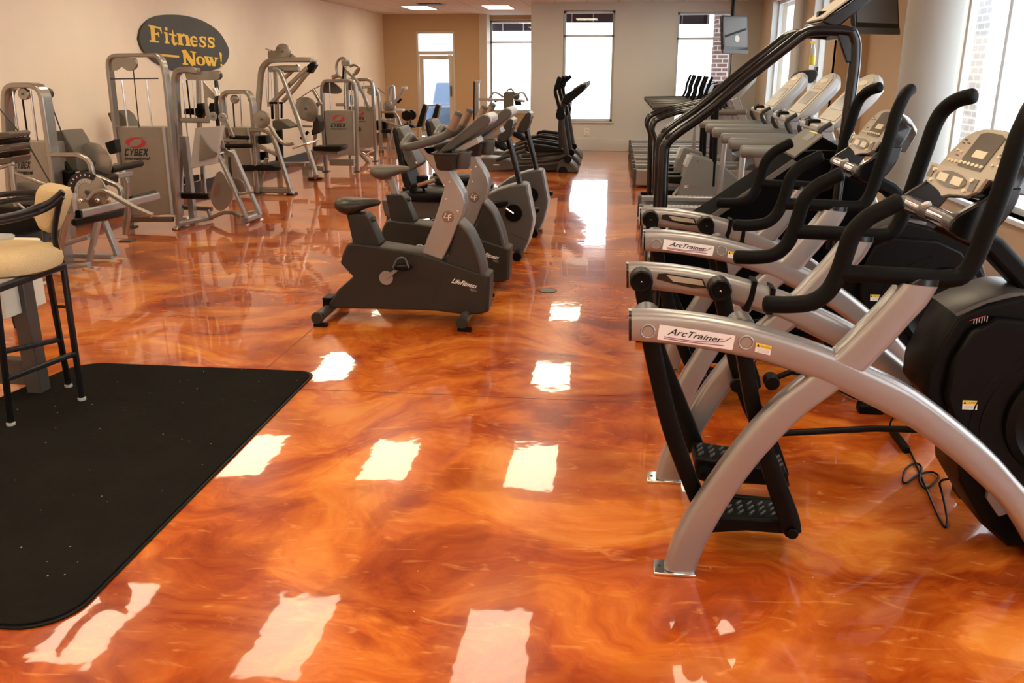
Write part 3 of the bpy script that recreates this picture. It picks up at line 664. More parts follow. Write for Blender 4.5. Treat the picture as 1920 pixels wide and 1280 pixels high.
    for i in range(6): blob(ym - .088 + i * .033, .19, .011, .035, pu)
    for i in range(3): blob(ym + .115 + i * .03, .17 + .0 * i, .010, .03, pu)
    for yy, ss in ((ym + .13, .40), (ym + .17, .42), (ym - .15, .45), (ym - .19, .47), (ym - .15, .28), (ym - .19, .29)): blob(yy, ss, .008, .022, pu)
    mk = MB()
    for yy, ss in ((ym + .17, .58), (ym + .13, .60), (ym + .17, .66), (ym - .15, .50), (ym + .15, .30)): mk.rings([[pu(yy - .012, ss, o_), pu(yy + .012, ss, o_), pu(yy + .012, ss + .02, o_), pu(yy - .012, ss + .02, o_)] for o_ in (.0125, .0135)])
    mk.build('printed_marks', 'dplate', cn)
    B1 = U(1835, 372, ya); T1 = U(1856, 337, ya); pl = plane(Vector((B1.x, 0, B1.z)), Vector((T1.x, 0, T1.z)))
    o2 = [(ya, 1), (ya + .012, .25), (ya + .06, -.10), (ya + .13, -.22), (ym - .045, -.34), (ym, -.55), (ym + .045, -.34), (yb - .13, -.22), (yb - .06, -.10), (yb - .012, .25), (yb, 1)]
    c2 = MB().rings([[pl(y, s, .0) for y, s in o2], [pl(y, s, .012) for y, s in o2]]).build('lower_console', 'plate', t, bev=.002)
    MB().rings([[pl(ym + .13 * math.cos(a_), .42 + .42 * math.sin(a_), o_) for a_ in [2 * math.pi * k / 24 for k in range(24)]] for o_ in (.0125, .0155)]).build('oval_display', 'dplate', c2)
    for sgn in (-1, 1): MB().rings([[pl(ym + sgn * .06 + dy_, .42 + ds, o_) for dy_, ds in ((-.04, -.22), (.04, -.22), (.04, .22), (-.04, .22))] for o_ in (.015, .018)]).build('small_display', 'btn', c2)
    for sgn in (-1, 1):
        blob(ym + sgn * .16, .70, .014, .12, pl, c2); blob(ym + sgn * .145, .10, .012, .10, pl, c2)
    MB().rings([[pl(ya + .03 + dy_, .45 + ds, o_) for dy_, ds in ((0, -.3), (.045, -.3), (.045, .35), (0, .35))] for o_ in (.0125, .0145)]).rings([[pl(yb - .07 + dy_, .5 + ds, o_) for dy_, ds in ((0, -.3), (.045, -.3), (.045, .35), (0, .35))] for o_ in (.0125, .0145)]).build('side_windows', 'dplate', c2)
    MB().rings([[pl(ym + (y - ym) * 1.02, s, -.001) for y, s in o2], [pl(ym + (y - ym) * .95, .3 + s * .7, -.07) for y, s in o2]]).build('lower_shell', 'gloss', c2, bev=.003)
    g0 = U(1792, 421, ya)
    for y in (ya - .012, yb - .012):
        ch = [(T1.x + .03, T1.z - .02), (B1.x, B1.z - .01), (g0.x - .01, g0.z + .022), (g0.x - .018, g0.z - .02), (g0.x + .07, g0.z - .055), (T1.x + .07, B1.z - .04), (T1.x + .09, T1.z - .02)]
        MB().prism(sm(ch, 3), y, y + .03).build('console_cheek', 'gloss', t, bev=.006)
    gb = MB().tube([(g0.x, ya - .01, g0.z), (g0.x, yb + .01, g0.z)], .024, 20).build('pulse_grip_bar', 'mgrey', t)
    for a_, b_ in ((ya + .055, ya + .19), (yb - .19, yb - .055)): MB().tube([(g0.x, a_, g0.z), (g0.x, b_, g0.z)], .0262, 20).build('chrome_contact', 'chrome', gb)
    MB().disc((g0.x - .012, ym, g0.z + .024), .016, .014, (-.5, 0, 1), 16).build('centre_emblem', 'lgrey', gb)
    MB().sq([(g0.x + .02, ym, g0.z - .02), (g0.x + .20, ym, g0.z - .10), (1.40, ym, .88)], .07, .10).build('mast', 'black', t, bev=.006)
    sh = MB().box(g0.x + .01, g0.x + .10, ya + .04, yb - .04, g0.z - .035, g0.z - .025).build('tray', 'black', t)
    return t
A1 = arc_trainer('nearest silver cross trainer in the right foreground, standing on the orange floor')
d2 = UZ(1207, 452, .851) - UZ(1180, 613, .851); d2.z = 0
dup(A1, d2, 'second silver cross trainer, between the nearest one and the tall black stair climber')
# cords on the floor by the nearest trainer
def cord(path, r=.0045, lab='', name='floor_cable'):
    return single(name, MB().tube(cr([UZ(x, y, z) for x, y, z in path], 5), r, 8), 'black', lab, 'cord')
cord([(1690, 760, .03), (1668, 800, .008), (1700, 835, .008), (1722, 880, .006), (1745, 935, .006), (1768, 985, .006), (1776, 975, .01), (1768, 930, .05), (1762, 905, .10), (1776, 898, .14), (1796, 900, .16)], lab='black power cord snaking over the floor under the nearest cross trainer')
single('floor_cable', MB().tube(cr([UZ(x, y, .008) for x, y in [(1722, 888), (1700, 905), (1693, 900), (1698, 880), (1715, 868), (1728, 876), (1724, 900), (1735, 915), (1752, 905), (1760, 892), (1745, 884), (1722, 889)]], 5), .0045, 8), 'black', 'black cord tied in loops lying on the floor by the nearest cross trainer', 'cord')
single('power_strip', MB().prismZ([(p.x, p.y) for p in (UZ(1666, 812), UZ(1678, 814), UZ(1706, 850), UZ(1694, 850))], 0, .03), 'black', 'black power strip on the floor under the rail of the nearest cross trainer', 'power strip', bev=.004)
cord([(1485, 700, .01), (1530, 708, .01), (1600, 745, .01), (1640, 752, .01), (1680, 775, .008), (1740, 790, .008)], .006, 'thick black cable lying on the floor behind the nearest cross trainer')
q = UZ(1632, 762, .03); single('cable_connector', MB().box(q.x - .06, q.x + .06, q.y - .035, q.y + .035, .0, .05), 'black', 'black plug block on the floor between the two cross trainers', 'plug', bev=.012)

# ================================================================ upright bikes
def upright_bike(label, lift=0.0, seatm='saddle'):
    Y = 5.42; t = thing('exercise_bike', label, 'exercise bike', (UZ(760, 600).x, 5.53, 0), 'grey upright exercise bikes')
    B = PX([(658, 456), (700, 461), (745, 468), (790, 476), (829, 489), (903, 513), (918, 519), (916, 585), (900, 590), (866, 590), (820, 584), (776, 582), (700, 580), (620, 579), (615, 571), (632, 545), (661, 519), (637, 494), (642, 474), (650, 458)], Y)
    body = MB().prism(B, Y, Y + .22, .03, .018).build('body_shell', 'dgrey', t, bev=.006)
    Fr = sm(PX([(862, 417), (880, 438), (893, 468), (902, 498), (905, 515)], Y), 4); Fi = sm(PX([(852, 440), (848, 455), (842, 475), (836, 488), (833, 492)], Y), 4)
    MB().strip(Fr, Fi, Y + .012, Y + .21, .02, 3).build('flywheel_fairing', 'dgrey', t)
    MB().strip(sm(PX([(860, 415), (880, 436), (895, 467), (905, 498), (908, 516)], Y), 4), sm(PX([(857, 424), (874, 442), (887, 470), (896, 500), (899, 514)], Y), 4), Y + .004, Y + .216, .02, 3).build('fairing_edge', 'mgrey', t)
    nk = [(783, 277), (812, 269), (828, 296), (844, 324), (858, 344), (868, 362), (872, 380), (868, 402), (862, 417), (846, 455), (829, 490), (790, 476), (808, 430), (820, 396), (831, 360), (833, 351), (812, 318), (796, 296)]
    neck = MB().prism(PX(nk, Y + .03), Y + .03, Y + .19, .015, .012).build('frame_neck', 'silver', t, bev=.008)
    e = U(840, 406, Y + .026)
    em = MB().disc(e, .036, .012, 'y', 32).build('round_emblem', 'oran', neck); em['label'] = 'round bronze emblem'
    d = Vector((0, -.0075, 0)); mb = MB()
    c = e + d
    mb.sq([c + Vector((-.012, 0, .022)), c + Vector((-.024, 0, -.006)), c + Vector((-.002, 0, -.006))], .006, .001); mb.sq([c + Vector((.004, 0, -.024)), c + Vector((.004, 0, .010)), c + Vector((.024, 0, .014))], .006, .001); mb.sq([c + Vector((-.006, 0, -.008)), c + Vector((.020, 0, -.002))], .006, .001)
    mb.build('emblem_letters', 'white', em)
    sc = MB()
    for p in ((781 + 0, 305), (833, 347), (843, 341), (836, 373), (858, 396)): sc.disc(U(*p, Y + .028), .006, .006, 'y', 12)
    sc.build('screws', 'chrome', neck)
    lettering('LifeFitness', [U(849, 521, Y - .0012), U(896, 533, Y - .0012), U(893, 541, Y - .0012), U(846, 530, Y - .0012)], 'white', body, shear=.4, bold=.02)
    lettering('95Ci', [U(882, 541, Y - .0012), U(893, 543, Y - .0012), U(893, 547, Y - .0012), U(882, 545, Y - .0012)], 'lgrey', body)
    MB().tube(PT([(655, 512), (656, 513)], Y - .002), .004, 8).build('screw_hole', 'ink', body)
    MB().sq(PT([(810, 582), (822, 530), (842, 498)], Y - .0005), .002, .002).build('seam', 'ink', body)
    # seat
    so = MB().prism(PX([(649, 401), (684, 401), (692, 410), (713, 459), (704, 464), (662, 459)], Y + .04), Y + .04, Y + .18, .02, .01).build('seat_post_housing', 'dgrey', t, bev=.006)
    kb = U(699, 411, Y + .11); MB().tube([kb + Vector((-.03, 0, -.01)), kb], .008, 8).disc(kb + Vector((.008, 0, .003)), .017, .025, (1, 0, .3), 16).build('seat_knob', 'mgrey', so)
    MB().tube(PT([(672, 399), (678, 420)], Y + .11), .018, 14).build('seat_tube', 'chrome', so)
    yc = Y + .11; S = []
    for x, zt, zb, hy in ((626, 380, 388, .02), (629, 375, 394, .07), (638, 371.5, 400, .105), (650, 371, 404, .12), (662, 372, 402, .115), (675, 373, 396, .085), (688, 373.5, 391, .05), (700, 374, 388, .035), (707, 375.5, 387, .03), (710, 379, 383, .015)):
        a = U(x, zt, Y + .07); b = U(x, zb, Y + .07); S.append((a.x - lift * .3, yc, (a.z + b.z) / 2 + lift, hy, (a.z - b.z) / 2))
    MB().loft(S, 20, pw=2.2).build('saddle', seatm, t)
    if lift: MB().sq([U(680, 420, Y + .11), U(672, 399, Y + .11) + Vector((-lift * .3, 0, lift))], .06, .035).build('seat_slider', 'silver', t, bev=.004)
    # crank
    for sgn, yy in ((0, Y - .012), (1, Y + .232)):
        c = U(725, 520, Y); c = Vector((c.x, yy, c.z))
        ck = MB().disc(c, .046, .016, 'y', 32).build('crank_hub', 'silver', t); ck['label'] = 'pinkish silver crank hub'
        dd = U(757, 495, Y) - U(725, 520, Y)
        if sgn: dd = -dd
        s_ = -1 if not sgn else 1; e = c + dd + Vector((0, .02 * s_, 0))
        MB().sq([c + Vector((0, .012 * s_, 0)), e], .022, .014).build('crank_arm', 'silver', ck)
        pe = e + Vector((.01, .055 * s_, .0))
        MB().loft([(pe.x - .055, pe.y, pe.z, .03, .012), (pe.x - .03, pe.y, pe.z, .045, .016), (pe.x + .03, pe.y, pe.z, .045, .018), (pe.x + .06, pe.y, pe.z, .025, .012)], 12, pw=4).build('pedal', 'black', t)
        MB().tube(cr([pe + Vector((-.05, -.04 * s_ * -1, 0)), pe + Vector((-.03, .0, .05)), pe + Vector((.02, 0, .055)), pe + Vector((.05, .03 * s_, .0))], 4), .006, 6).build('pedal_strap', 'mgrey', t)
    # feet bars
    a = UZ(597, 597, .045); b_ = U(866, 607, a.y); 
    for p, nm in ((UZ(598, 595, .055), 'rear_foot_bar'), (UZ(866, 606, .055), 'front_foot_bar')):
        y0 = 5.27; r = MB().tube([(p.x, y0 + .015, .06), (p.x, 5.80, .06)], .033, 18).build(nm, 'mgrey', t)
        [MB().disc((p.x, e_, .06), .040, .04, 'y', 20).build('end_cap', 'dgrey', r) for e_ in (y0, 5.81)]
        MB().box(p.x - .03, p.x + .06, y0 - .01, y0 + .03, 0, .022).box(p.x - .03, p.x + .06, 5.79, 5.83, 0, .022).build('rubber_foot', 'black', r, bev=.004)
        MB().box(p.x - .03, p.x + .03, Y + .05, Y + .17, .05, .14).build('bar_bracket', 'black', t)
    # handlebar: near and far horns joined behind the console
    ny, fy = Y - .10, Y + .32
    P = PT([(860, 212), (853, 228), (845, 243), (836, 253), (820, 261), (790, 270), (762, 276)], ny); Q = [Vector((p.x, fy, p.z)) for p in P]
    mid = [P[-1] + Vector((-.03, .06, .012)), P[-1] + Vector((-.02, .21, .05)), P[-1] + Vector((-.03, .36, .012))]
    hb = MB().capsule(cr(P + mid + Q[::-1], 4), .024, 16).build('handlebar', 'mgrey', t)
    for (py) in (ny, fy):
        pp = [Vector((p.x, py, p.z)) for p in P[:3]]; MB().tube([pp[0] * .7 + pp[1] * .3, pp[1], pp[2]], .0252, 16).build('pulse_contact', 'oran', hb)
    # console
    cs = MB().prism(PX([(815, 291), (845, 263), (870, 242), (897, 219), (908, 213), (918, 217), (922, 225), (915, 236), (890, 253), (862, 271), (846, 283)], Y - .05), Y - .05, Y + .27, .05, .03).build('console', 'mgrey', t, bev=.008)
    MB().prism(PX([(903, 216), (912, 213), (921, 219), (922, 228), (914, 236)], Y - .04), Y - .045, Y + .265).build('console_end', 'lgrey', cs, bev=.006)
    MB().prism(PX([(846, 282), (893, 257), (899, 268), (857, 289)], Y), Y, Y + .2).build('console_bracket', 'silver', cs, bev=.004)
    MB().prism(PX([(790, 275), (815, 272), (850, 262), (862, 275), (845, 288), (812, 292), (800, 290)], Y + .04), Y + .03, Y + .19).build('console_neck', 'dgrey', t, bev=.01)
    # trays
    yt = Y - .16
    def tub(x0, x1, x2, x3, z0, z1, yA, yB, nm):
        a = U(x0, z0, yA); b = U(x1, z0, yA); c = U(x2, z1, yA); d_ = U(x3, z1, yA)
        R = lambda xa, xb, z, i: [(xa + .02, yA + i, z), (xb - .02, yA + i, z), (xb, yA + i + .02, z), (xb, yB - i - .02, z), (xb - .02, yB - i, z), (xa + .02, yB - i, z), (xa, yB - i - .02, z), (xa, yA + i + .02, z)]
        o = MB().rings([R(d_.x + .01, c.x - .01, c.z, .02), R(d_.x, c.x, c.z + .01, .012), R(a.x, b.x, a.z, 0), R(a.x - .012, b.x + .012, a.z + .002, -.012), R(a.x - .012, b.x + .012, a.z + .014, -.012), R(a.x + .008, b.x - .008, a.z + .014, .008), R(a.x + .01, b.x - .01, a.z - .01, .01)]).build(nm, 'dgrey', t, bev=.003); return o
    tub(811, 856, 851, 817, 291, 321, yt, Y + .03, 'accessory_tray')
    c = U(866, 287, yt + .09); c2 = U(866, 316, yt + .09)
    MB().lathe([(.038, c2.z - c.z), (.050, (c2.z - c.z) * .7), (.055, 0), (.062, .002), (.062, .012), (.05, .012), (.045, -.02)], (c.x, yt + .10, c.z), 'z', 28).build('cup_holder', 'mgrey', t)
    return t
K1 = upright_bike('nearest grey upright exercise bike, in the middle of the floor')
p = UZ(889, 369, U(840, 406, 5.446).z); dd = p - U(840, 406, 5.446); dd.z = 0
K2 = upright_bike('grey upright exercise bike with raised saddle, just behind the nearest one', .115, 'brown'); K2.location = K2.location + dd

# ================================================================ recumbent bikes
def recumbent(label):
    Y = 7.58; t = thing('recumbent_bike', label, 'exercise bike', (UZ(850, 470).x, Y + .12, 0), 'grey recumbent bikes')
    B = PX([(880, 392), (900, 375), (915, 364), (934, 355), (958, 348), (981, 345), (988, 347), (993, 373), (999, 411), (997, 425), (990, 453), (981, 472), (955, 472), (915, 462), (872, 452), (800, 446), (765, 440), (765, 425), (800, 418), (850, 410)], Y)
    b = MB().prism(B, Y, Y + .24, .025, .02).build('body_shell', 'mgrey', t, bev=.008)
    MB().prism(PX([(983, 346), (990, 349), (1002, 411), (1000, 426), (993, 454), (984, 472), (979, 472), (988, 440), (994, 411), (988, 375)], Y + .03), Y + .02, Y + .22).build('shell_edge', 'lgrey', b, bev=.006)
    MB().sq(PT([(935, 432), (960, 438), (990, 452)], Y - .0005), .003, .003).build('seam', 'ink', b)
    MB().prism(PX([(715, 375), (768, 376), (860, 382), (900, 388), (900, 400), (868, 412), (768, 408), (722, 405)], Y + .05), Y + .04, Y + .22).build('seat_rail', 'mgrey', t, bev=.01)
    MB().prism(PX([(725, 405), (742, 405), (742, 448), (722, 448)], Y + .05), Y + .04, Y + .22).build('rear_strut', 'dgrey', t, bev=.008)
    for px_, nm in ((968, 'front_foot_bar'), (735, 'rear_foot_bar')):
        x = UZ(px_, 484, .04).x; f = MB().tube([(x, Y - .14, .05), (x, Y + .38, .05)], .03, 16).build(nm, 'dgrey', t)
        [MB().disc((x, e_, .043), .042, .06, 'y', 20).build('roller', 'black', f) for e_ in (Y - .15, Y + .39)]
        MB().box(x - .03, x + .03, Y + .06, Y + .18, .05, .15).build('bar_bracket', 'black', t)
    for s_ in (-1, 1):
        c = U(963, 399, Y); c = Vector((c.x, Y + (-.006 if s_ < 0 else .246), c.z))
        dk = MB().disc(c, .075, .014, 'y', 32).build('crank_cover', 'black', t)
        dd = (U(944, 386, Y) - U(963, 399, Y)) * -s_
        e = c + dd + Vector((0, s_ * .03, 0)); MB().tube([c, c + Vector((0, s_ * .03, 0)), e], .010, 8).build('crank_arm', 'chrome', dk)
        pe = e + Vector((-.03 if s_ < 0 else .03, s_ * .05, .02))
        MB().loft([(pe.x - .07, pe.y, pe.z, .03, .018), (pe.x - .04, pe.y, pe.z, .045, .028), (pe.x + .04, pe.y, pe.z + .01, .045, .03), (pe.x + .08, pe.y, pe.z + .02, .03, .02)], 12, pw=3.5).build('pedal', 'black', t)
    pm = MB().tube(PT([(951, 250), (962, 292), (976, 348)], Y + .10), .027, 16).build('console_post', 'gloss', t)
    cs = MB().prism(PX([(931, 262), (938, 245), (951, 225), (957, 221), (964, 225), (962, 237), (955, 258), (946, 268)], Y + .0), Y - .02, Y + .26, .05, .03).build('console', 'dgrey', t, bev=.008)
    MB().prism(PX([(957, 221), (964, 225), (961, 240), (957, 238)], Y - .01), Y - .015, Y + .255).build('console_rim', 'lgrey', cs, bev=.003)
    MB().prism(PX([(920, 262), (930, 264), (952, 278), (946, 284), (925, 274)], Y - .02), Y - .03, Y + .24).build('front_handle', 'black', t, bev=.01)
    # seat
    yb0, yb1 = Y - .06, Y + .34
    MB().prism(sm(PX([(735, 246), (741, 241), (762, 320), (772, 352), (758, 352), (748, 310)], yb0), 3), yb0, yb1, .03, .03).build('backrest', 'vinyl', t, bev=.01)
    sh = MB().prism(sm(PX([(741, 241), (746, 239), (751, 243), (768, 275), (782, 305), (782, 311), (775, 318), (768, 317), (757, 300)], yb0 + .01), 3), yb0 + .02, yb1 - .02, .03, .02).build('backrest_shell', 'mgrey', t, bev=.006)
    MB().sq(PT([(745, 246), (758, 278), (768, 298)], yb0 + .019), .004, .002).sq(PT([(749, 246), (762, 276), (771, 296)], yb0 + .019), .004, .002).build('shell_slots', 'ink', sh)
    S = []
    for x, hy, hz in ((752, .10, .02), (765, .19, .04), (790, .21, .05), (815, .20, .045), (838, .14, .035), (846, .08, .015)):
        p = U(x, 362, Y + .14); S.append((p.x, p.y, p.z, hy, hz))
    MB().loft(S, 20, pw=3).build('seat', 'vinyl', t)
    MB().prism(PX([(752, 352), (840, 366), (880, 378), (880, 386), (760, 384)], Y + .03), Y + .05, Y + .2).build('seat_carriage', 'black', t, bev=.01)
    MB().tube(cr(PT([(770, 360), (772, 350), (784, 346), (814, 338)], Y - .10), 4), .014, 12).build('side_handle', 'black', t)
    MB().capsule(PT([(784, 347), (814, 338)], Y - .10), .019, 12).build('handle_grip', 'oran', t)
    c = U(792, 330, Y - .04); MB().lathe([(.040, -.10), (.048, -.06), (.052, 0), (.042, 0), (.038, -.06)], c, 'z', 24).build('bottle_holder', 'black', t)
    MB().tube([c + Vector((0, .0, -.09)), c + Vector((.0, .10, -.16))], .012, 8).build('holder_bracket', 'black', t)
    return t
R1 = recumbent('grey recumbent bike with a black slotted backrest, directly behind the two upright bikes')
dup(R1, (.045, 1.13, 0), 'farther grey recumbent bike, between the first recumbent and the black ellipticals')

# ================================================================ ellipticals in the back
def elliptical(label):
    Y = 14.2; t = thing('elliptical_trainer', label, 'elliptical machine', (UZ(960, 322).x, Y + .3, 0), 'dark grey ellipticals by the back window')
    MB().prism(PX([(900, 316), (1046, 308), (1046, 322), (900, 325)], Y), Y + .1, Y + .5).build('base_rail', 'dgrey', t, bev=.02)
    MB().prism(sm(PX([(1042, 324), (1044, 312), (1050, 303), (1062, 301), (1074, 308), (1082, 317), (1083, 325)], Y), 2), Y + .05, Y + .55, .05, .04).build('front_housing', 'mgrey', t, bev=.02)
    MB().disc(U(1055, 323, Y) + Vector((0, .03, .02)), .07, .06, 'y', 20).build('transport_wheel', 'black', t)
    MB().prism(sm(PX([(880, 322), (892, 305), (902, 296), (930, 297), (955, 302), (962, 310), (960, 320), (900, 325)], Y), 2), Y + .08, Y + .52, .04, .05).build('rear_housing', 'mgrey', t, bev=.02)
    MB().prism(PX([(925, 308), (936, 308), (936, 310), (925, 310)], Y + .075), Y + .075, Y + .08).build('name_label', 'white', t)
    for i, dy in enumerate((0, .52)):
        a = MB().tube(PT([(1051, 216), (1057, 255), (1064, 300)], Y + dy), .042, 14).build('arm_post', 'dgrey', t)
        MB().disc(U(1051, 216, Y + dy), .075, .12, 'y', 20).disc(U(1051, 208, Y + dy), .06, .11, 'y', 20).disc(U(1065, 298, Y + dy), .06, .13, 'y', 20).build('arm_joint', 'black', a)
        o = 0 if i == 0 else 9
        MB().capsule(cr(PT([(1050, 210), (1046, 192), (1041, 172), (1044, 160), (1048 + o, 148)], Y + dy), 4), .026, 12).build('hand_lever', 'black', t)
        MB().capsule(cr(PT([(1043, 166), (1045, 158), (1049 + o, 146)], Y + dy), 3), .034, 12).build('lever_grip', 'grip', t)
        MB().tube(cr(PT([(1063, 290 + i * 3), (1040, 298), (1000, 304 + i * 2), (965, 306)], Y + dy), 4), .035, 12).build('pedal_arm', 'dgrey', t)
        z = -8 if i else 0
        MB().prism(sm(PX([(985, 275 + z), (1000, 270 + z), (1052, 278 + z), (1054, 284 + z), (1020, 286 + z), (985, 283 + z)], Y + dy), 2), Y + dy - .03, Y + dy + .14).build('foot_pedal', 'black', t, bev=.02)
        MB().tube(cr(PT([(985, 282 + z), (960, 290 + z), (930, 300)], Y + dy), 3), .03, 10).build('crank_link', 'dgrey', t)
    m_ = MB().tube(cr(PT([(1058, 306), (1052, 250), (1056, 198), (1062, 186)], Y + .3), 4), .05, 14).build('mast', 'dgrey', t)
    MB().prism(PX([(1052, 192), (1058, 178), (1080, 166), (1093, 158), (1099, 158), (1096, 168), (1086, 178), (1064, 196)], Y + .1), Y + .06, Y + .54, .05, .03).build('console', 'black', t, bev=.01)
    MB().prism(PX([(1072, 168), (1088, 158), (1100, 155), (1100, 165), (1094, 166)], Y + .1), Y + .12, Y + .48).build('reading_rack', 'mgrey', t, bev=.01)
    return t
E1 = elliptical('front one of the dark grey ellipticals standing before the middle back window')
p = UZ(1087, 313) - UZ(1083, 325)
dup(E1, (p.x, 1.15, 0), 'middle one of the dark grey ellipticals, partly hidden by the front one')
dup(E1, (-.02, 2.35, 0), 'rear one of the dark grey ellipticals, closest to the back wall')

# ================================================================ treadmills
def treadmill(label, far=False, Y=6.5, group='silver treadmills facing the windows'):
    t = thing('treadmill', label, 'treadmill', (1.3, Y + .4, 0), group)
    x0, x1, w = .29, 2.45, .82
    for yy in (Y, Y + w - .11):
        r = MB().box(x0, x1, yy, yy + .11, .03, .25).build('side_rail', 'silver', t, bev=.012)
        MB().box(x0 - .012, x0 + .03, yy - .004, yy + .114, .02, .255).build('rail_end_cap', 'mgrey', r, bev=.008)
        m_ = MB()
        for i in range(36): m_.box(x0 + .1 + i * .045, x0 + .125 + i * .045, yy + .02, yy + .09, .249, .2525)
        m_.build('tread_strips', 'lgrey', r)
    MB().box(x0 + .04, x1 - .5, Y + .10, Y + w - .10, .10, .205).build('running_belt', 'black', t, bev=.03)
    MB().tube([(x0 + .06, Y + .1, .15), (x0 + .06, Y + w - .1, .15)], .05, 18).build('rear_roller', 'mgrey', t)
    for a in (x0 + .15, x1 - .2):
        MB().box(a, a + .06, Y + .02, Y + .08, 0, .04).box(a, a + .06, Y + w - .08, Y + w - .02, 0, .04).build('foot', 'black', t)
    hood = [(1.75, .20), (1.85, .33), (2.1, .38), (2.45, .34), (2.52, .22), (2.50, .05), (1.8, .05)]
    MB().prism(hood, Y + .06, Y + w - .06, .03, .03).build('motor_hood', 'mgrey', t, bev=.01)
    if not far:
        B = U(1562, 236, 6.6); T = U(1650, 150, 6.6)
        for yy in (Y + .03, Y + w - .09):
            MB().sq([(2.05, yy + .03, .2), (B.x + .06, yy + .03, B.z)], .11, .06).build('upright', 'silver', t, bev=.01)
            MB().capsule(cr([(.92, yy + .03, 1.03), (1.15, yy + .03, 1.03), (1.55, yy + .03, 1.03), (1.75, yy + .03, 1.03)], 3), .045, 16).build('arm_rest', 'armgrey', t)
            if yy < Y + .2: MB().sq([(1.08, yy + .03, .25), (1.10, yy + .03, 1.0)], .05, .05).build('arm_support', 'silver', t, bev=.01)
            MB().tube(cr([(1.5, yy + .03, 1.05), (B.x - .1, yy + .04, B.z - .05), (B.x - .02, yy + .04, B.z + .02)], 4), .018, 10).build('arm_brace', 'dgrey', t)
        d = (T - B); nrm = Vector((-d.z, 0, d.x)).normalized(); ym = Y + w / 2
        def pl(y, s, off=0): return Vector((B.x + d.x * s, y, B.z + d.z * s)) + nrm * off
        out = [(Y + .12, 0), (Y + .10, .3), (Y + .10, .8), (Y + .16, 1.02), (ym - .12, 1.12), (ym, 1.14), (ym + .12, 1.12), (Y + w - .16, 1.02), (Y + w - .10, .8), (Y + w - .10, .3), (Y + w - .12, 0)]
        c = MB().rings([[pl(y, s, 0) for y, s in out], [pl(y, s, -.05) for y, s in out], [pl(ym + (y - ym) * .85, .08 + s * .86, -.10) for y, s in out]]).build('console', 'lgrey', t, bev=.008)
        MB().rings([[pl(ym + (y - ym) * .86, .08 + s * .87, o_) for y, s in out] for o_ in (0, .006)]).build('console_face', 'plate', c)
        MB().rings([[pl(ym + a, s, o_) for a, s in ((-.18, .30), (.18, .30), (.18, .62), (-.18, .62))] for o_ in (.006, .009)]).build('keypad', 'dplate', c)
        mb = MB()
        for i in range(5): MB().rings([[pl(ym - .14 + i * .07 + a, .72 + s, o_) for a, s in ((-.02, -.03), (.02, -.03), (.02, .03), (-.02, .03))] for o_ in (.006, .012)]).build('button', 'btn', c)
        mb.rings([[pl(ym + .13 * math.cos(a_), .9 + .06 * math.sin(a_), o_) for a_ in [2 * math.pi * k / 20 for k in range(20)]] for o_ in (.006, .010)]); mb.build('round_display', 'btn', c)
        MB().sq([(B.x - .05, Y + .10, B.z - .02), (B.x - .05, Y + w - .10, B.z - .02)], .12, .05, (0, 0, 1)).build('hand_bar', 'lgrey', t, bev=.015)
        k_ = MB().box(B.x - .12, B.x - .03, ym - .06, ym + .06, B.z - .02, B.z + .03).build('stop_key', 'black', t, bev=.01)
    else:
        for yy in (Y + .03, Y + w - .09):
            MB().capsule([(.56, yy + .03, 1.04), (1.0, yy + .03, 1.05), (1.6, yy + .03, 1.06)], .04, 12).build('arm_rest', 'mgrey', t)
            MB().sq([(1.75, yy + .03, .2), (1.62, yy + .03, 1.05)], .09, .06).build('upright', 'silver', t)
            MB().capsule(cr([(1.28, yy + .03, 1.08), (1.33, yy + .03, 1.20), (1.34, yy + .03, 1.30), (1.40, yy + .03, 1.47)], 4), .022, 10).build('hand_lever', 'grip', t)
            MB().tube([(1.28, yy + .03, 1.04), (1.28, yy + .03, 1.09)], .03, 10).build('lever_base', 'black', t)
        MB().rings([[(1.55, Y + .1, 1.0), (1.80, Y + .1, 1.0), (1.80, Y + w - .1, 1.0), (1.55, Y + w - .1, 1.0)], [(1.68, Y + .1, 1.32), (1.86, Y + .1, 1.36), (1.86, Y + w - .1, 1.36), (1.68, Y + w - .1, 1.32)]]).build('console', 'black', t, bev=.02)
    return t
T1 = treadmill('nearest silver treadmill, tall console beside the round grey column')
dup(T1, (0, 1.25, 0), 'second silver treadmill, one place beyond the nearest one')
dup(T1, (0, 2.6, 0), 'third silver treadmill, in front of the grey stair steppers')
dup(T1, (0, 6.0, 0), 'silver treadmill with a pale console just beyond the grey stair steppers')
T5 = treadmill('silver treadmill with black levers, second beyond the grey stair steppers', True, 13.7, 'silver treadmills with black consoles at the back')
dup(T5, (0, 1.1, 0), 'silver treadmill with black levers, third beyond the grey stair steppers')
dup(T5, (0, 2.2, 0), 'silver treadmill with black levers, next to last before the back wall')
dup(T5, (0, 3.3, 0), 'silver treadmill with black levers standing against the back wall')

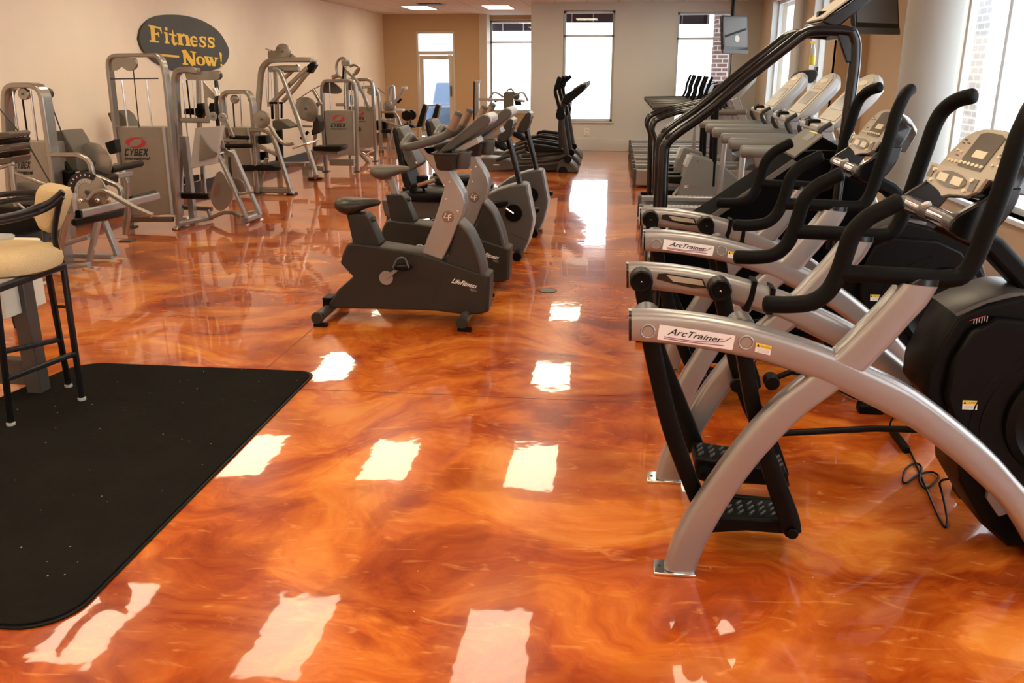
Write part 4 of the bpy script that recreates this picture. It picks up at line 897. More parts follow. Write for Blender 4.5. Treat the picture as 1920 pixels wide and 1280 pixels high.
# ================================================================ tall black stair climber
def stair_climber():
    Y = 5.25; Y2 = 5.78; t = thing('stair_climber', 'tall black stair climber with long sloping rails, behind the cross trainers', 'stair climber', (.9, 5.5, 0))
    B = PX([(1240, 472), (1300, 428), (1346, 399), (1426, 345), (1489, 299), (1544, 257), (1586, 281), (1606, 296)], Y) + [(1.46, .95), (1.46, .05), (.34, .05)]
    b = MB().prism(B, Y, Y2, .012, .02).build('body', 'matte', t, bev=.01)
    S1 = PX([(1296, 426), (1340, 398), (1420, 344), (1486, 298)], Y); S2 = PX([(1302, 434), (1346, 406), (1426, 352), (1494, 304)], Y)
    MB().strip(S1, S2, Y - .006, Y + .004, .002, 1).build('side_stripe', 'brown', b)
    e0, e1_ = U(1490, 297, Y), U(1543, 257, Y); up_ = Vector((0, 0, .012)); bw = Vector((0, Y2 - Y, 0))
    MB().rings([[e0, e1_, e1_ + bw, e0 + bw], [e0 + up_, e1_ + up_, e1_ + bw + up_, e0 + bw + up_]]).build('top_plate', 'brown', b)
    mid = lambda u, v: e0 * (1 - u) + e1_ * u + bw * v + up_ * 1.2
    MB().quad(mid(.62, .25), mid(.92, .25), mid(.92, .6), mid(.62, .6)).build('badge_window', 'mgrey', b); MB().quad(mid(.95, .25), mid(1.0, .25), mid(1.0, .65), mid(.95, .65)).build('badge_label', 'yellow', b)
    MB().sq(cr(PT([(1496, 291), (1506, 284), (1530, 282), (1582, 283)], Y - .004), 4), .006, .006).build('panel_seam', 'dgrey', b)
    MB().sq(PT([(1530, 298), (1590, 300)], Y - .004), .004, .004).build('panel_seam', 'dgrey', b)
    n = 8; a = U(1290, 410, Y); c = U(1500, 262, Y)
    for i in range(n):
        f = (i + .5) / n; x = a.x + (c.x - a.x) * f; z = a.z + (c.z - a.z) * f
        MB().box(x - .09, x + .09, Y + .07, Y2 - .07, z - .34, z - .27).build('step', 'matte', t, bev=.006)
    for k, (yy) in enumerate((5.2, 5.72)):
        P = PT([(1241, 392), (1243, 330), (1245, 292), (1249, 270), (1268, 250), (1323, 211), (1400, 147), (1480, 84), (1508, 63), (1530, 57), (1570, 57), (1596, 60)], 5.2)
        P = [Vector((p.x, yy, p.z)) for p in P]; z0 = [Vector((P[0].x - .01, yy, .05))]
        MB().tube(cr(z0 + P, 4), .030 if k == 0 else .028, 16).build('hand_rail', 'gloss', t)
        q = PT([(1596, 60), (1604, 78), (1603, 117), (1592, 200), (1583, 268)], 5.2); q = [Vector((p.x, yy, p.z)) for p in q]
        if k == 0: MB().tube(fil(q + [Vector((q[-1].x - .02, yy, .6))], .05), .032, 16).build('front_post', 'gloss', t)
        g = PX([(1568, 62), (1598, 64), (1601, 116), (1586, 118)], 5.2)
        if k == 0: MB().prism(g, yy - .018, yy + .018).build('gusset', 'gloss', t, bev=.006)
        MB().box(P[0].x - .12, P[0].x + .05, yy - .04, yy + .04, 0, .05).build('foot', 'black', t, bev=.006)
        MB().box(1.30, 1.48, yy - .04, yy + .04, 0, .05).build('foot', 'black', t, bev=.006)
    e = U(1597, 60, 5.2); MB().tube([(e.x, 5.2, e.z), (e.x, 5.72, e.z)], .03, 14).build('cross_bar', 'gloss', t)
    C = PX([(1537, 42), (1590, 6), (1632, -30), (1662, -24), (1574, 48), (1562, 52)], 5.25)
    cs = MB().prism(C, 5.22, 5.70, .02, .02).build('console', 'gloss', t, bev=.008)
    a, b_ = U(1539, 40, 5.25), U(1630, -28, 5.25); d = Vector((b_.x - a.x, 0, b_.z - a.z)); nn = Vector((-d.z, 0, d.x)).normalized()
    MB().rings([[Vector((a.x, y, a.z)) + d * s + nn * o_ for y, s in ((5.24, .04), (5.24, 1), (5.68, 1), (5.68, .04))] for o_ in (.0, .012)]).build('console_face', 'plate', cs, bev=.003)
    MB().sq([(e.x - .09, 5.46, e.z), (e.x - .09, 5.46, e.z + .12)], .09, .09).build('console_neck', 'black', t)
    return t
stair_climber()

# ================================================================ grey stair steppers
def stepper(label):
    Y = 10.35; t = thing('stair_stepper', label, 'stair stepper', (1.3, Y + .3, 0), 'grey stair steppers between the treadmills')
    S = PX([(1292, 293), (1300, 290), (1330, 299), (1360, 313), (1385, 336), (1400, 365), (1396, 378), (1270, 372), (1278, 335)], Y)
    b = MB().prism(S, Y, Y + .28, .02, .03).build('side_shroud', 'armgrey', t, bev=.012)
    MB().prism(PX([(1291, 293), (1299, 290), (1289, 314), (1283, 312)], Y + .02), Y - .004, Y + .284).build('end_panel', 'lgrey', b, bev=.006)
    MB().disc(U(1308, 302, Y), .008, .006, 'y', 10).build('screw', 'ink', b)
    lettering('ISC', [U(1283, 347, Y - .003), U(1291, 347, Y - .003), U(1291, 352, Y - .003), U(1282, 352, Y - .003)], 'white', b, shear=.3, bold=.02)
    lettering('TRACK', [U(1293, 347, Y - .003), U(1309, 348, Y - .003), U(1309, 352, Y - .003), U(1293, 352, Y - .003)], 'purple', b, shear=.3)
    for yy in (Y + .02, Y + .42):
        R = PT([(1229, 360), (1231, 290), (1231, 266), (1224, 245), (1228, 230), (1240, 222), (1270, 212), (1301, 206), (1345, 196)], Y); R = [Vector((p.x, yy, p.z)) for p in R]
        R = [Vector((R[0].x, yy, .04))] + R
        MB().tube(cr(R, 4), .024, 12).build('hand_rail', 'gloss', t)
        MB().box(R[0].x - .10, R[0].x + .16, yy - .03, yy + .03, 0, .045).build('foot', 'black', t, bev=.006)
        MB().tube([(R[-1].x, yy, R[-1].z), (R[-1].x + .02, yy, .3)], .025, 10).build('front_post', 'black', t)
        st = MB().prism(PX([(1245, 330), (1284, 330), (1281, 344), (1245, 342)], Y + .1), yy + .02, yy + .17).build('step_pedal', 'black', t, bev=.01)
        MB().sq(PT([(1262, 366), (1284, 338)], yy + .07), .03, .03).build('step_arm', 'lgrey', t)
    MB().box(U(1262, 366, Y).x, 1.62, Y + .05, Y + .5, 0, .12).build('base', 'black', t, bev=.01)
    MB().prism(PX([(1338, 205), (1352, 188), (1362, 188), (1352, 208)], Y), Y + .05, Y + .4).build('console', 'black', t, bev=.01)
    return t
S1_ = stepper('front grey stair stepper with curved black rails, beside the third treadmill')
dup(S1_, (-.03, .95, 0), 'rear grey stair stepper with curved black rails, half hidden by the front stepper')
# ================================================================ strength machines along the left wall
def PP(pts, Y=None): return [U(p[0], p[1], p[2] if len(p) > 2 else Y) for p in pts]
def S(Y): return Y / 1600.0
def bar(t, name, pts, w, Y=None, d=None, m='champ', r=.04, up=(0, 1, 0), lab=None):
    P = PP(pts, Y); s = S(P[0].y); o = MB().sq(fil(P, r, 4), w * s, (d if d else w * s), up).build(name, m, t, bev=.002)
    if lab: o['label'] = lab
    return o
def rod(t, name, pts, w, Y=None, m='chrome', smooth=False):
    P = PP(pts, Y); s = S(P[0].y); P = cr(P, 4) if smooth else P
    return MB().tube(P, max(.0035, w * s / 2), 10).build(name, m, t)
def pad(t, name, pts, Y, dep, m='vinyl', y0=0.0): return MB().prism(PX(pts, Y), Y + y0, Y + y0 + dep, .06, .02).build(name, m, t, bev=.008)
def plate(t, name, pts, Y, th=.012, m='champ', dy=0.0): return MB().prism(sm(PX(pts, Y), 3), Y + dy, Y + dy + th).build(name, m, t)
def roll(t, name, a, b, w, m='vinyl', Ya=None, Yb=None):
    A, B = U(a[0], a[1], Ya), U(b[0], b[1], Yb or Ya); return MB().capsule([A, A * .5 + B * .5, B], w * S(Ya) / 2, 14).build(name, m, t)
def wheel(t, name, c, r, Y, th=.03, m='champ', hub=True):
    C = U(c[0], c[1], Y); R = r * S(Y); o = MB().lathe([(R * .9, -th / 2), (R, -th / 2 + .004), (R, th / 2), (R * .9, th / 2)], C, 'y', 36).build(name, m, t)
    if hub: MB().disc(C + Vector((0, -th / 2 - .004, 0)), max(.008, R * .12), .012, 'y', 16).build('hub_bolt', 'mgrey', o)
    return o
def glyph(strokes, q, mb, step=Vector((.0006, 0, 0))):
    """letters drawn as thick strokes in a unit box (x right, y up), laid on the quad"""
    for si, (pts, w) in enumerate(strokes):
        dq = step * si; q_ = [p + dq for p in q]
        pts = [Vector((a, b, 0)) for a, b in pts]; n = len(pts); L = []; R_ = []
        for i, p in enumerate(pts):
            d_ = (pts[min(i + 1, n - 1)] - pts[max(i - 1, 0)]).normalized(); nn = Vector((-d_.y, d_.x, 0)); ww = w[i] if isinstance(w, (list, tuple)) else w
            L.append((p + nn * ww / 2)); R_.append((p - nn * ww / 2))
        onquad(mb, [(p.x, p.y) for p in L + R_], [(i, i + 1, n + i + 1, n + i) for i in range(n - 1)], q_)
BL = {'C': [([(1, .89), (.16, .89)], .22), ([(.18, 1), (.18, 0)], .30), ([(1, .11), (.16, .11)], .22)], 'Y': [([(.08, 1), (.5, .48), (.92, 1)], .3), ([(.5, .55), (.5, 0)], .32)],
 'B': [([(.17, 0), (.17, 1)], .30), ([(.1, .89), (.88, .89)], .22), ([(.1, .5), (.9, .5)], .20), ([(.1, .11), (.9, .11)], .22), ([(.82, 1), (.82, .55)], .26), ([(.86, .5), (.86, 0)], .28)],
 'E': [([(.17, 0), (.17, 1)], .32), ([(.1, .89), (1, .89)], .22), ([(.1, .5), (.9, .5)], .20), ([(.1, .11), (1, .11)], .22)], 'X': [([(.08, 1), (.92, 0)], .34), ([(.92, 1), (.08, 0)], .34)]}
def block_word(word, q, m, parent):
    TL, TR, BR, BL_ = q; mb = MB(); n = len(word); w = 1 / (n + (n - 1) * .14); sh = (TR - TL) * .05
    for i, ch in enumerate(word):
        u0 = i * w * 1.14; u1 = u0 + w
        glyph(BL[ch], [TL.lerp(TR, u0) + sh, TL.lerp(TR, u1) + sh, BL_.lerp(BR, u1), BL_.lerp(BR, u0)], mb, Vector((0, -.0004, 0)))
    return mb.build('block_lettering', m, parent, ang=180)
def tower(t, Y, frame, w, panel, rods, dep=.12, logo=None, base=None, rodtop=None, band=True, slim=True):
    P = fil(PP(frame, Y), .11, 6); s = S(Y)
    P = [Vector((p.x, Y + dep / 2, p.z)) for p in P]
    MB().sq(P, w * s, dep).build('tower_frame', 'champ', t, bev=.004)
    for i in (0, -1):
        if P[i].z < .08: MB().box(P[i].x - .05, P[i].x + .05, Y - .02, Y + dep + .02, 0, .012).build('foot_plate', 'mgrey', t)
    q = PP(panel, Y)
    pb = MB().prism([(p.x, p.z) for p in q], Y + dep * .35, Y + dep + .16).build('stack_cover', 'warm_panel', t, bev=.006)
    if band:
        a, b = q[1], q[2]; MB().sq([Vector((a.x + .012, Y + dep * .3, a.z)), Vector((b.x + .012, Y + dep * .3, b.z))], .03, .05).build('cover_edge', 'lgrey', pb)
    for r_ in rods:
        (x0, y0), (x1, y1) = r_; p0, p1 = U(x0, y0, Y + dep * .6), U(x1, y1, Y + dep * .6)
        MB().tube([p0, p1 + Vector((0, 0, -.02))], .009, 10).build('guide_rod', 'chrome', t)
    if logo:
        Yl = Y + dep * .35 - .002; sw, cy, it = logo
        if sw: swoosh([U(sw[0], sw[1], Yl), U(sw[2], sw[1], Yl), U(sw[2], sw[3], Yl), U(sw[0], sw[3], Yl)], pb)
        if cy: block_word('CYBEX', [U(cy[0], cy[1], Yl), U(cy[2] - 2, cy[1], Yl), U(cy[2] - 2, cy[3], Yl), U(cy[0], cy[3], Yl)], 'ink', pb)
        if it: lettering('International', [U(it[0] + 1, it[1], Yl), U(it[2], it[1], Yl), U(it[2], it[3], Yl), U(it[0], it[3], Yl)], 'ink', pb, name='small_lettering', shear=.2, bold=.035)
    return pb
G = 'strength machines along the left wall'
def machine(name, label, cat, x, y):
    return thing(name, label, cat, (x, y, 0), G)
# --- 1: seated leg machine beside the bar stool
t = machine('leg_extension_machine', 'leg machine with two round grey cam discs beside the padded bar stool', 'exercise machine', -4.9, 6.8)
Y = 6.8
tower(t, Y, [(22, 470), (3, 200), (6, 160), (72, 160), (92, 300), (112, 470)], 10, [(12, 267), (86, 268), (106, 455), (30, 455)], [((22, 165), (37, 268)), ((57, 168), (70, 268))], dep=.13,
      logo=((26, 278, 52, 299), (26, 303, 58, 316), (28, 319, 62, 327)))
# drop the frame to the floor
for x in (U(20, 460, Y).x, U(112, 465, Y).x): MB().box(x - .03, x + .03, Y, Y + .13, 0, .5).build('frame_leg', 'champ', t, bev=.003)
bar(t, 'cable', [(42, 185), (54, 268)], 3, Y + .07, m='black')
wheel(t, 'pulley', (45, 176), 11, Y + .06, .03); wheel(t, 'pulley', (90, 175), 9, Y + .2, .04, 'dgrey')
rod(t, 'cable', [(92, 184), (130, 288)], 2.5, Y + .2, 'dgrey')
pad(t, 'backrest', [(97, 246), (117, 245), (128, 262), (143, 290), (148, 322), (132, 322), (104, 280)], Y + .25, .3, 'brown')
pad(t, 'backrest_pad', [(98, 268), (104, 280), (134, 322), (124, 326), (97, 283)], Y + .22, .3)
bar(t, 'curved_arm', [(88, 290), (148, 290), (168, 302), (175, 330), (178, 350)], 9, Y + .02)
w1 = wheel(t, 'cam_disc', (176, 303), 36, 7.2, .02); w2 = wheel(t, 'cam_disc', (165, 360), 39, 6.72, .022)
C = U(165, 360, 6.72); mb = MB(); mb2 = MB(); R = 39 * S(6.72)
arc = lambda a0, a1, r, k=14: [(C.x + r * math.cos(math.radians(a0 + (a1 - a0) * i / k)), C.z + r * math.sin(math.radians(a0 + (a1 - a0) * i / k))) for i in range(k + 1)]
MB().strip(arc(205, 55, R * 1.02), arc(205, 55, R * .70), 6.70, 6.712, .001, 1).build('dial_band', 'ink', w2)
MB().strip(arc(190, 60, R * .64), arc(190, 60, R * .48), 6.703, 6.709, .001, 1).build('number_band', 'lgrey', w2)
for i in range(9):
    a = math.radians(195 - 15.5 * i); p = Vector((C.x + math.cos(a) * R * .86, 6.698, C.z + math.sin(a) * R * .86)); dd = Vector((math.cos(a), 0, math.sin(a)))
    mb.sq([p - dd * .008, p + dd * .008], .006, .002)
mb.build('dial_marks', 'white', w2)
for i, c_ in enumerate('1234567'):
    a = math.radians(178 - 17 * i); p = Vector((C.x + math.cos(a) * R * .56, 6.701, C.z + math.sin(a) * R * .56)); h = .007
    p_, f_ = text_mesh(c_); onquad(mb2, p_, f_, [p + Vector((-h * .6, 0, h)), p + Vector((h * .6, 0, h)), p + Vector((h * .6, 0, -h)), p + Vector((-h * .6, 0, -h))])
mb2.build('dial_numbers', 'ink', w2)
bar(t, 'pivot_bracket', [(140, 362), (143, 398)], 9, 6.6, m='lgrey')
roll(t, 'pivot_shaft', (150, 376), (175, 370), 9, 'chrome', 6.55, 6.75); roll(t, 'pivot_shaft', (182, 376), (200, 368), 9, 'chrome', 6.7, 6.9)
plate(t, 'side_plate', [(136, 386), (156, 374), (172, 400), (168, 408), (138, 404)], 6.6, .012)
bar(t, 'leg_lever', [(168, 372), (180, 358), (196, 356), (218, 370), (250, 388), (286, 404)], 8, 6.62, .05)
bar(t, 'roller_bar', [(146, 402, 6.25), (243, 380, 6.9), (296, 367, 7.35)], 11, d=.06, up=(0, 0, 1), m='silver')
roll(t, 'roller_pad', (140, 417), (225, 400), 15, 'vinyl', 6.3, 6.85); roll(t, 'roller_pad', (247, 373), (290, 362), 12, 'vinyl', 7.0, 7.35)
bar(t, 'bar_end', [(146, 402, 6.22), (150, 401.4, 6.25)], 11, d=.062, up=(0, 0, 1), m='black')
bar(t, 'rear_arm', [(180, 330, 6.9), (225, 350, 6.9), (228, 366, 6.9)], 8, d=.05)
bar(t, 'curved_post', [(214, 309), (228, 318), (239, 340), (240, 400), (236, 432)], 9, 7.9, .06); MB().box(U(236, 440, 7.9).x - .06, U(236, 440, 7.9).x + .06, 7.86, 7.98, 0, .012).build('foot_plate', 'mgrey', t)
bar(t, 'post_foot', [(236, 425), (235, 440)], 9, 7.9)
roll(t, 'roller_pad', (210, 318), (264, 306), 13, 'vinyl', 7.5, 8.0); bar(t, 'roller_bar', [(205, 332, 7.4), (246, 325, 7.8)], 8, d=.05, up=(0, 0, 1), m='silver')
pad(t, 'hand_pad', [(195, 268), (214, 261), (219, 286), (204, 290)], 7.9, .10)
pad(t, 'seat', [(108, 330), (150, 325), (182, 336), (182, 352), (110, 356)], Y + .15, .35)
bar(t, 'seat_frame', [(112, 358), (170, 372), (206, 380)], 8, Y + .1)
for nm, P_, yy in (('front_leg', [(196, 415), (222, 483)], 7.1), ('front_leg', [(184, 415), (168, 500)], 6.8), ('rear_leg', [(127, 398), (112, 470), (104, 528)], 6.5), ('rear_leg', [(72, 400), (56, 470)], 6.6), ('rear_leg', [(28, 380), (40, 470)], 6.6), ('cross_brace', [(118, 458), (168, 443)], 6.75), ('cross_brace', [(120, 478), (212, 482)], 7.05), ('base_bar', [(100, 532), (168, 496)], 6.55), ('base_bar', [(60, 470), (118, 466)], 6.8)):
    P2_ = PP(P_, yy); P2_ = [p if p.z > .04 else Vector((p.x, p.y, .035)) for p in P2_]
    MB().sq(P2_, 9 * S(yy), .06).build(nm, 'champ' if 'rear' in nm else 'silver', t, bev=.003)
for x, y in ((222, 487), (172, 504)):
    p = UZ(x, y); MB().box(p.x - .06, p.x + .06, p.y - .04, p.y + .04, 0, .012).build('foot_plate', 'chrome', t)
pad(t, 'weight_carriage', [(98, 318), (130, 322), (130, 345), (98, 340)], Y + .14, .1, 'black')
# --- machine cut by the left edge of the picture
t = machine('cable_leg_machine', 'machine cut by the left picture edge, with stacked black weights and a slanting cable', 'exercise machine', -5.0, 6.0)
Y = 5.75
for i in range(5):
    pad(t, 'weight_plate', [(-40, 252 + i * 13), (16 + i * 2, 247 + i * 12), (22, 250 + i * 12), (20, 258 + i * 12), (-40, 264 + i * 13)], Y, .22, 'black' if i % 2 else 'brown')
rod(t, 'cable', [(0, 205, 6.0), (48, 262, 5.95), (96, 345, 5.9)], 3, m='dgrey')
bar(t, 'frame_post', [(22, 310), (36, 440)], 9, Y); bar(t, 'frame_brace', [(24, 322), (95, 350)], 6, Y); bar(t, 'frame_top', [(-30, 325), (26, 306)], 6, Y)
bar(t, 'frame_leg', [(40, 440), (46, 520), (60, 560)], 9, Y - .1)
bar(t, 'side_rail', [(15, 366), (80, 420)], 4, Y - .1); pad(t, 'cover_panel', [(18, 345), (80, 355), (96, 400), (30, 398)], Y + .1, .2, 'brown')
pad(t, 'seat_pad', [(-30, 385), (60, 392), (60, 445), (-30, 445)], Y - .05, .3)
pad(t, 'lower_pad', [(-30, 445), (50, 440), (60, 458), (40, 470), (-30, 470)], Y - .2, .3)
q = UZ(75, 528); q.y = min(q.y, 6.2); bar(t, 'base_bar', [(-20, 520), (75, 520)], 14, q.y, .08); MB().box(q.x - .06, q.x + .06, q.y - .05, q.y + .05, 0, .012).build('foot_plate', 'chrome', t)
# --- 2: tall tower with the red emblem
t = machine('cable_tower', 'tall slim weight tower with a red emblem, in front of the oval sign', 'exercise machine', -4.8, 8.6)
Y = 8.58
tower(t, Y, [(240, 428), (213, 240), (198, 104), (297, 103), (306, 135), (319, 260), (333, 430)], 7, [(210, 239), (303, 239), (320, 403), (232, 406)], [((228, 147), (240, 240)), ((274, 147), (285, 240))], dep=.10,
      logo=((235, 258, 277, 277), (233, 279, 278, 292), (233, 294, 281, 300)))
rod(t, 'cross_rod', [(203, 148), (297, 147)], 2.5, Y + .05, 'mgrey'); rod(t, 'cable', [(250, 131), (261, 240)], 2, Y + .04, 'dgrey')
plate(t, 'pulley_plate', [(203, 108), (246, 108), (254, 114), (254, 126), (245, 133), (236, 131), (226, 125), (216, 132), (204, 133)], Y + .03, .04)
bar(t, 'base_bar', [(238, 411), (325, 411)], 9, Y + .02, m='brown'); bar(t, 'base_bar', [(333, 419, 8.58), (396, 408, 9.1)], 8, d=.06, m='silver')
MB().sq([U(333, 425, Y), Vector((U(333, 430, Y).x, Y, 0.01))], .045, .10).build('post_foot', 'chrome', t)
pad(t, 'seat_back', [(200, 212), (222, 207), (232, 215), (248, 244), (214, 244)], 9.2, .22, 'brown')
# --- 3: sled leg press
t = machine('leg_press', 'leg press with a tilted square footplate between the tall tower and the low machines', 'exercise machine', -4.6, 9.3)
Y = 9.15
for P_, nm in (([(337, 405), (334, 250), (328, 150), (332, 134), (350, 130), (372, 134)], 'tower_frame'),):
    q = fil(PP(P_, Y), .08, 5); MB().sq(q, 11 * S(Y), .1).build(nm, 'champ', t, bev=.004)
MB().box(U(340, 250, Y).x - .02, U(347, 250, Y).x, Y, Y + .08, .0, .9).build('frame_leg', 'silver', t)
bar(t, 'rear_post', [(372, 140), (374, 240), (384, 370)], 8, Y + .45)
for a, b in (((341, 138), (352, 262)), ((361, 150), (366, 222))): rod(t, 'guide_rod', [a, b], 2.5, Y + .08)
rod(t, 'cable', [(350, 150), (358, 222)], 3, Y + .08, 'black')
plate(t, 'pulley_beam', [(346, 135), (404, 133), (411, 141), (404, 150), (350, 150)], Y + .02, .05); wheel(t, 'pulley', (408, 141), 8, Y + .06, .04, 'dgrey')
pad(t, 'shoulder_pad', [(368, 194), (379, 193), (384, 208), (376, 224), (366, 218)], Y + .2, .1); pad(t, 'shoulder_pad', [(392, 193), (403, 193), (408, 222), (398, 226), (388, 210)], Y + .2, .1)
pad(t, 'weight_carriage', [(343, 204), (366, 203), (368, 216), (343, 214)], Y + .1, .1, 'black')
bar(t, 'side_arm', [(340, 225), (392, 226)], 9, Y + .0); plate(t, 'gusset', [(380, 150), (388, 160), (402, 178), (404, 188), (388, 184), (394, 222), (386, 220)], Y + .05)
MB().capsule(PP([(405, 152), (407, 170), (405, 195), (409, 236)], Y), .022, 10).build('lever', 'gloss', t); MB().tube(PP([(403, 165), (408, 180)], Y - .02), .03, 10).build('lever_clamp', 'chrome', t)
wheel(t, 'pivot_plate', (400, 218), 8, Y - .02, .02, 'silver'); wheel(t, 'pivot_plate', (417, 220), 8, Y - .02, .02, 'silver'); bar(t, 'link_bar', [(422, 220), (438, 257)], 5, Y)
fp = MB(); q = PP([(366, 240), (416, 236), (404, 306), (356, 316)], 8.75); fp.rings([q, [p + Vector((.02, .03, .0)) for p in q]]).build('foot_plate', 'lgrey', t, bev=.003)
for off, dy in ((0, 0), (30, .12)):
    plate(t, 'plate_gusset', [(375 + off, 252), (384 + off, 268), (397 + off, 282), (408 + off, 288), (400 + off, 294), (373 + off * .9, 302)], 8.72 + dy, .012)
bar(t, 'gusset_web', [(388, 272), (420, 270)], 16, 8.78, .02)
for P_, nm in (([(409, 288), (437, 348), (462, 408)], 'sled_rail'), ([(436, 282), (462, 342), (488, 402)], 'sled_rail')):
    bar(t, nm, P_, 6, 8.8 if P_[0][0] < 420 else 8.95, .06, 'silver')
for (a, b) in (((408, 288), (438, 282)), ((447, 364), (472, 360)), ((457, 400), (484, 394))): bar(t, 'rail_crossbar', [(a[0], a[1], 8.8), (b[0], b[1], 8.95)], 5, d=.04)
o = MB(); hole = plate(t, 'cam_plate', [(403, 330), (409, 322), (417, 324), (426, 340), (436, 366), (430, 382), (414, 396), (400, 386), (393, 366)], 8.95, .02)
plate(t, 'cam_window', [(404, 346), (412, 344), (410, 366), (399, 368)], 8.945, .006, 'oran')
plate(t, 'guard_plate', [(432, 334), (448, 336), (458, 346), (460, 364), (452, 364), (440, 350)], 9.1, .012)
bar(t, 'carriage_beam', [(330, 366), (394, 368)], 12, 9.0, .06, 'gloss'); bar(t, 'base_bar', [(330, 388), (398, 392)], 8, 9.3, m='brown')
for y_ in (8.62,): bar(t, 'base_curve', [(396, 408, 9.0), (420, 398, 9.0), (438, 398, 8.95), (455, 408, 8.8)], 7, d=.06)
pq_ = UZ(460, 421); pr_ = UZ(486, 411)
for p in (pq_, pr_): MB().box(p.x - .07, p.x + .03, p.y - .04, p.y + .04, 0, .014).build('foot_plate', 'chrome', t)
MB().sq([Vector((pq_.x, pq_.y, .05)), Vector((pr_.x, pr_.y, .05))], .07, .06, (0, 0, 1)).build('front_base', 'silver', t, bev=.004)
pad(t, 'seat', [(330, 334), (352, 332), (352, 344), (332, 347)], 9.3, .3)
bar(t, 'seat_post', [(390, 393), (396, 412)], 6, 9.0)
MB().box(U(337, 400, Y).x - .05, U(337, 400, Y).x + .07, Y, Y + .1, 0, .03).build('frame_foot', 'chrome', t)
# --- 4: low extension machine
t = machine('leg_curl_machine', 'low machine with a round grey cam and black roller pads, below the oval sign', 'exercise machine', -4.5, 11.2)
Y = 11.2
tower(t, Y, [(428, 350), (418, 240), (412, 182), (420, 173), (462, 172), (470, 190), (482, 362)], 7, [(424, 240), (462, 240), (476, 350), (434, 352)], [((422, 178), (426, 240)), ((450, 178), (453, 240))], dep=.14, logo=((418, 246, 440, 258), None, None))
rod(t, 'cable', [(437, 192), (440, 240)], 3, Y + .1, 'dgrey'); wheel(t, 'pulley', (440, 186), 8, Y + .08, .03); wheel(t, 'pulley', (471, 186), 6, Y + .3, .04, 'dgrey')
wheel(t, 'cam_disc', (491, 224), 16, Y - .1, .02); bar(t, 'curved_lever', [(506, 236), (516, 254), (526, 266), (540, 272), (552, 268)], 6, Y - .1, .06)
roll(t, 'cross_handle', (549, 278), (596, 262), 3.5, 'champ', Y - .15, Y + .2); roll(t, 'handle_grip', (575, 270), (594, 263), 5, 'chrome', Y + .0, Y + .2)
bar(t, 'curved_frame', [(470, 244), (494, 243), (510, 252), (520, 280), (546, 360)], 7, Y + .02, .07)
bar(t, 'frame_brace', [(482, 272), (520, 290)], 7, Y + .02); bar(t, 'rear_strut', [(500, 296), (488, 350)], 7, Y + .1)
bar(t, 'pad_arm', [(412, 262), (464, 263)], 8, Y - .15, m='champ'); roll(t, 'roller_pad', (432, 257), (466, 258), 7, 'vinyl', Y - .2); roll(t, 'roller_pad', (424, 274), (472, 273), 8, 'vinyl', Y - .2); pad(t, 'thigh_pad', [(460, 255), (499, 254), (501, 270), (462, 272)], Y + .1, .2)
pad(t, 'seat', [(452, 310), (508, 309), (523, 314), (522, 320), (452, 321)], Y, .4); bar(t, 'seat_post', [(478, 322), (480, 360)], 7, Y + .1)
pad(t, 'weight_carriage', [(474, 286), (498, 284), (500, 300), (474, 302)], Y + .2, .1, 'black')
z0 = .03; a = U(478, 357, Y); b = U(543, 357, Y)
MB().sq([Vector((a.x, Y + .1, .05)), Vector((b.x, Y + .1, .05))], .08, .07).build('base_bar', 'champ', t, bev=.003)
MB().box(b.x - .04, b.x + .06, Y - .03, Y + .14, 0, .02).build('foot_plate', 'black', t); MB().box(a.x - .08, a.x + .05, Y - .0, Y + .16, 0, .014).build('foot_plate', 'black', t)
MB().sq([U(546, 358, Y + .02), Vector((U(548, 364, Y).x, Y + .02, .01))], .045, .06).build('frame_foot', 'silver', t)
# --- 5: tall press with crossing arms
t = machine('chest_press', 'tall machine with two long crossing arms and a big pulley wheel on top', 'exercise machine', -4.6, 12.6)
Y = 12.55
bar(t, 'main_frame', [(481, 300), (484, 200), (490, 130), (502, 114), (530, 112), (585, 112)], 9, Y, .09, r=.15)
MB().box(U(481, 300, Y).x - .03, U(481, 300, Y).x + .04, Y - .04, Y + .05, 0, .5).build('frame_leg', 'champ', t)
MB().sq(fil(PP([(512, 128, 12.5), (524, 132, 12.5), (534, 155, 12.4), (560, 228, 12.1), (594, 330, 11.75)]), .08, 4), .055, .06).build('slanted_leg', 'silver', t, bev=.004)
p = UZ(591, 336); MB().disc((p.x, p.y, .012), .11, .024, 'z', 24).build('round_foot', 'black', t); MB().sq([U(592, 325, 11.77), Vector((p.x, p.y, .02))], .055, .05).build('leg_end', 'silver', t)
wheel(t, 'pulley_wheel', (531, 97), 14, Y, .03, 'champ'); plate(t, 'pulley_bracket', [(501, 93), (515, 95), (522, 88), (532, 92), (556, 108), (548, 112), (506, 111), (504, 100)], Y + .03, .03)
rod(t, 'bracket_bolt', [(498, 92), (508, 95)], 3, Y); rod(t, 'cable', [(503, 96), (503, 200)], 1.6, Y + .05, 'dgrey')
for a, b in (((497, 132), (502, 200)), ((508, 130), (511, 200))): rod(t, 'guide_rod', [a, b], 2, Y + .1)
bar(t, 'press_arm', [(505, 197), (540, 162), (577, 126)], 7, Y - .05, .06); bar(t, 'press_arm', [(531, 190), (556, 162), (580, 132)], 7, Y + .35, .06)
bar(t, 'cross_link', [(533, 132), (562, 130)], 8, Y + .1); bar(t, 'arm_brace', [(533, 147), (560, 122)], 6, Y + .2)
pad(t, 'arm_head', [(574, 124), (585, 114), (592, 122), (582, 138), (572, 134)], Y - .06, .14, 'black'); pad(t, 'head_cap', [(580, 111), (590, 110), (590, 116), (582, 117)], Y - .06, .14, 'lgrey')
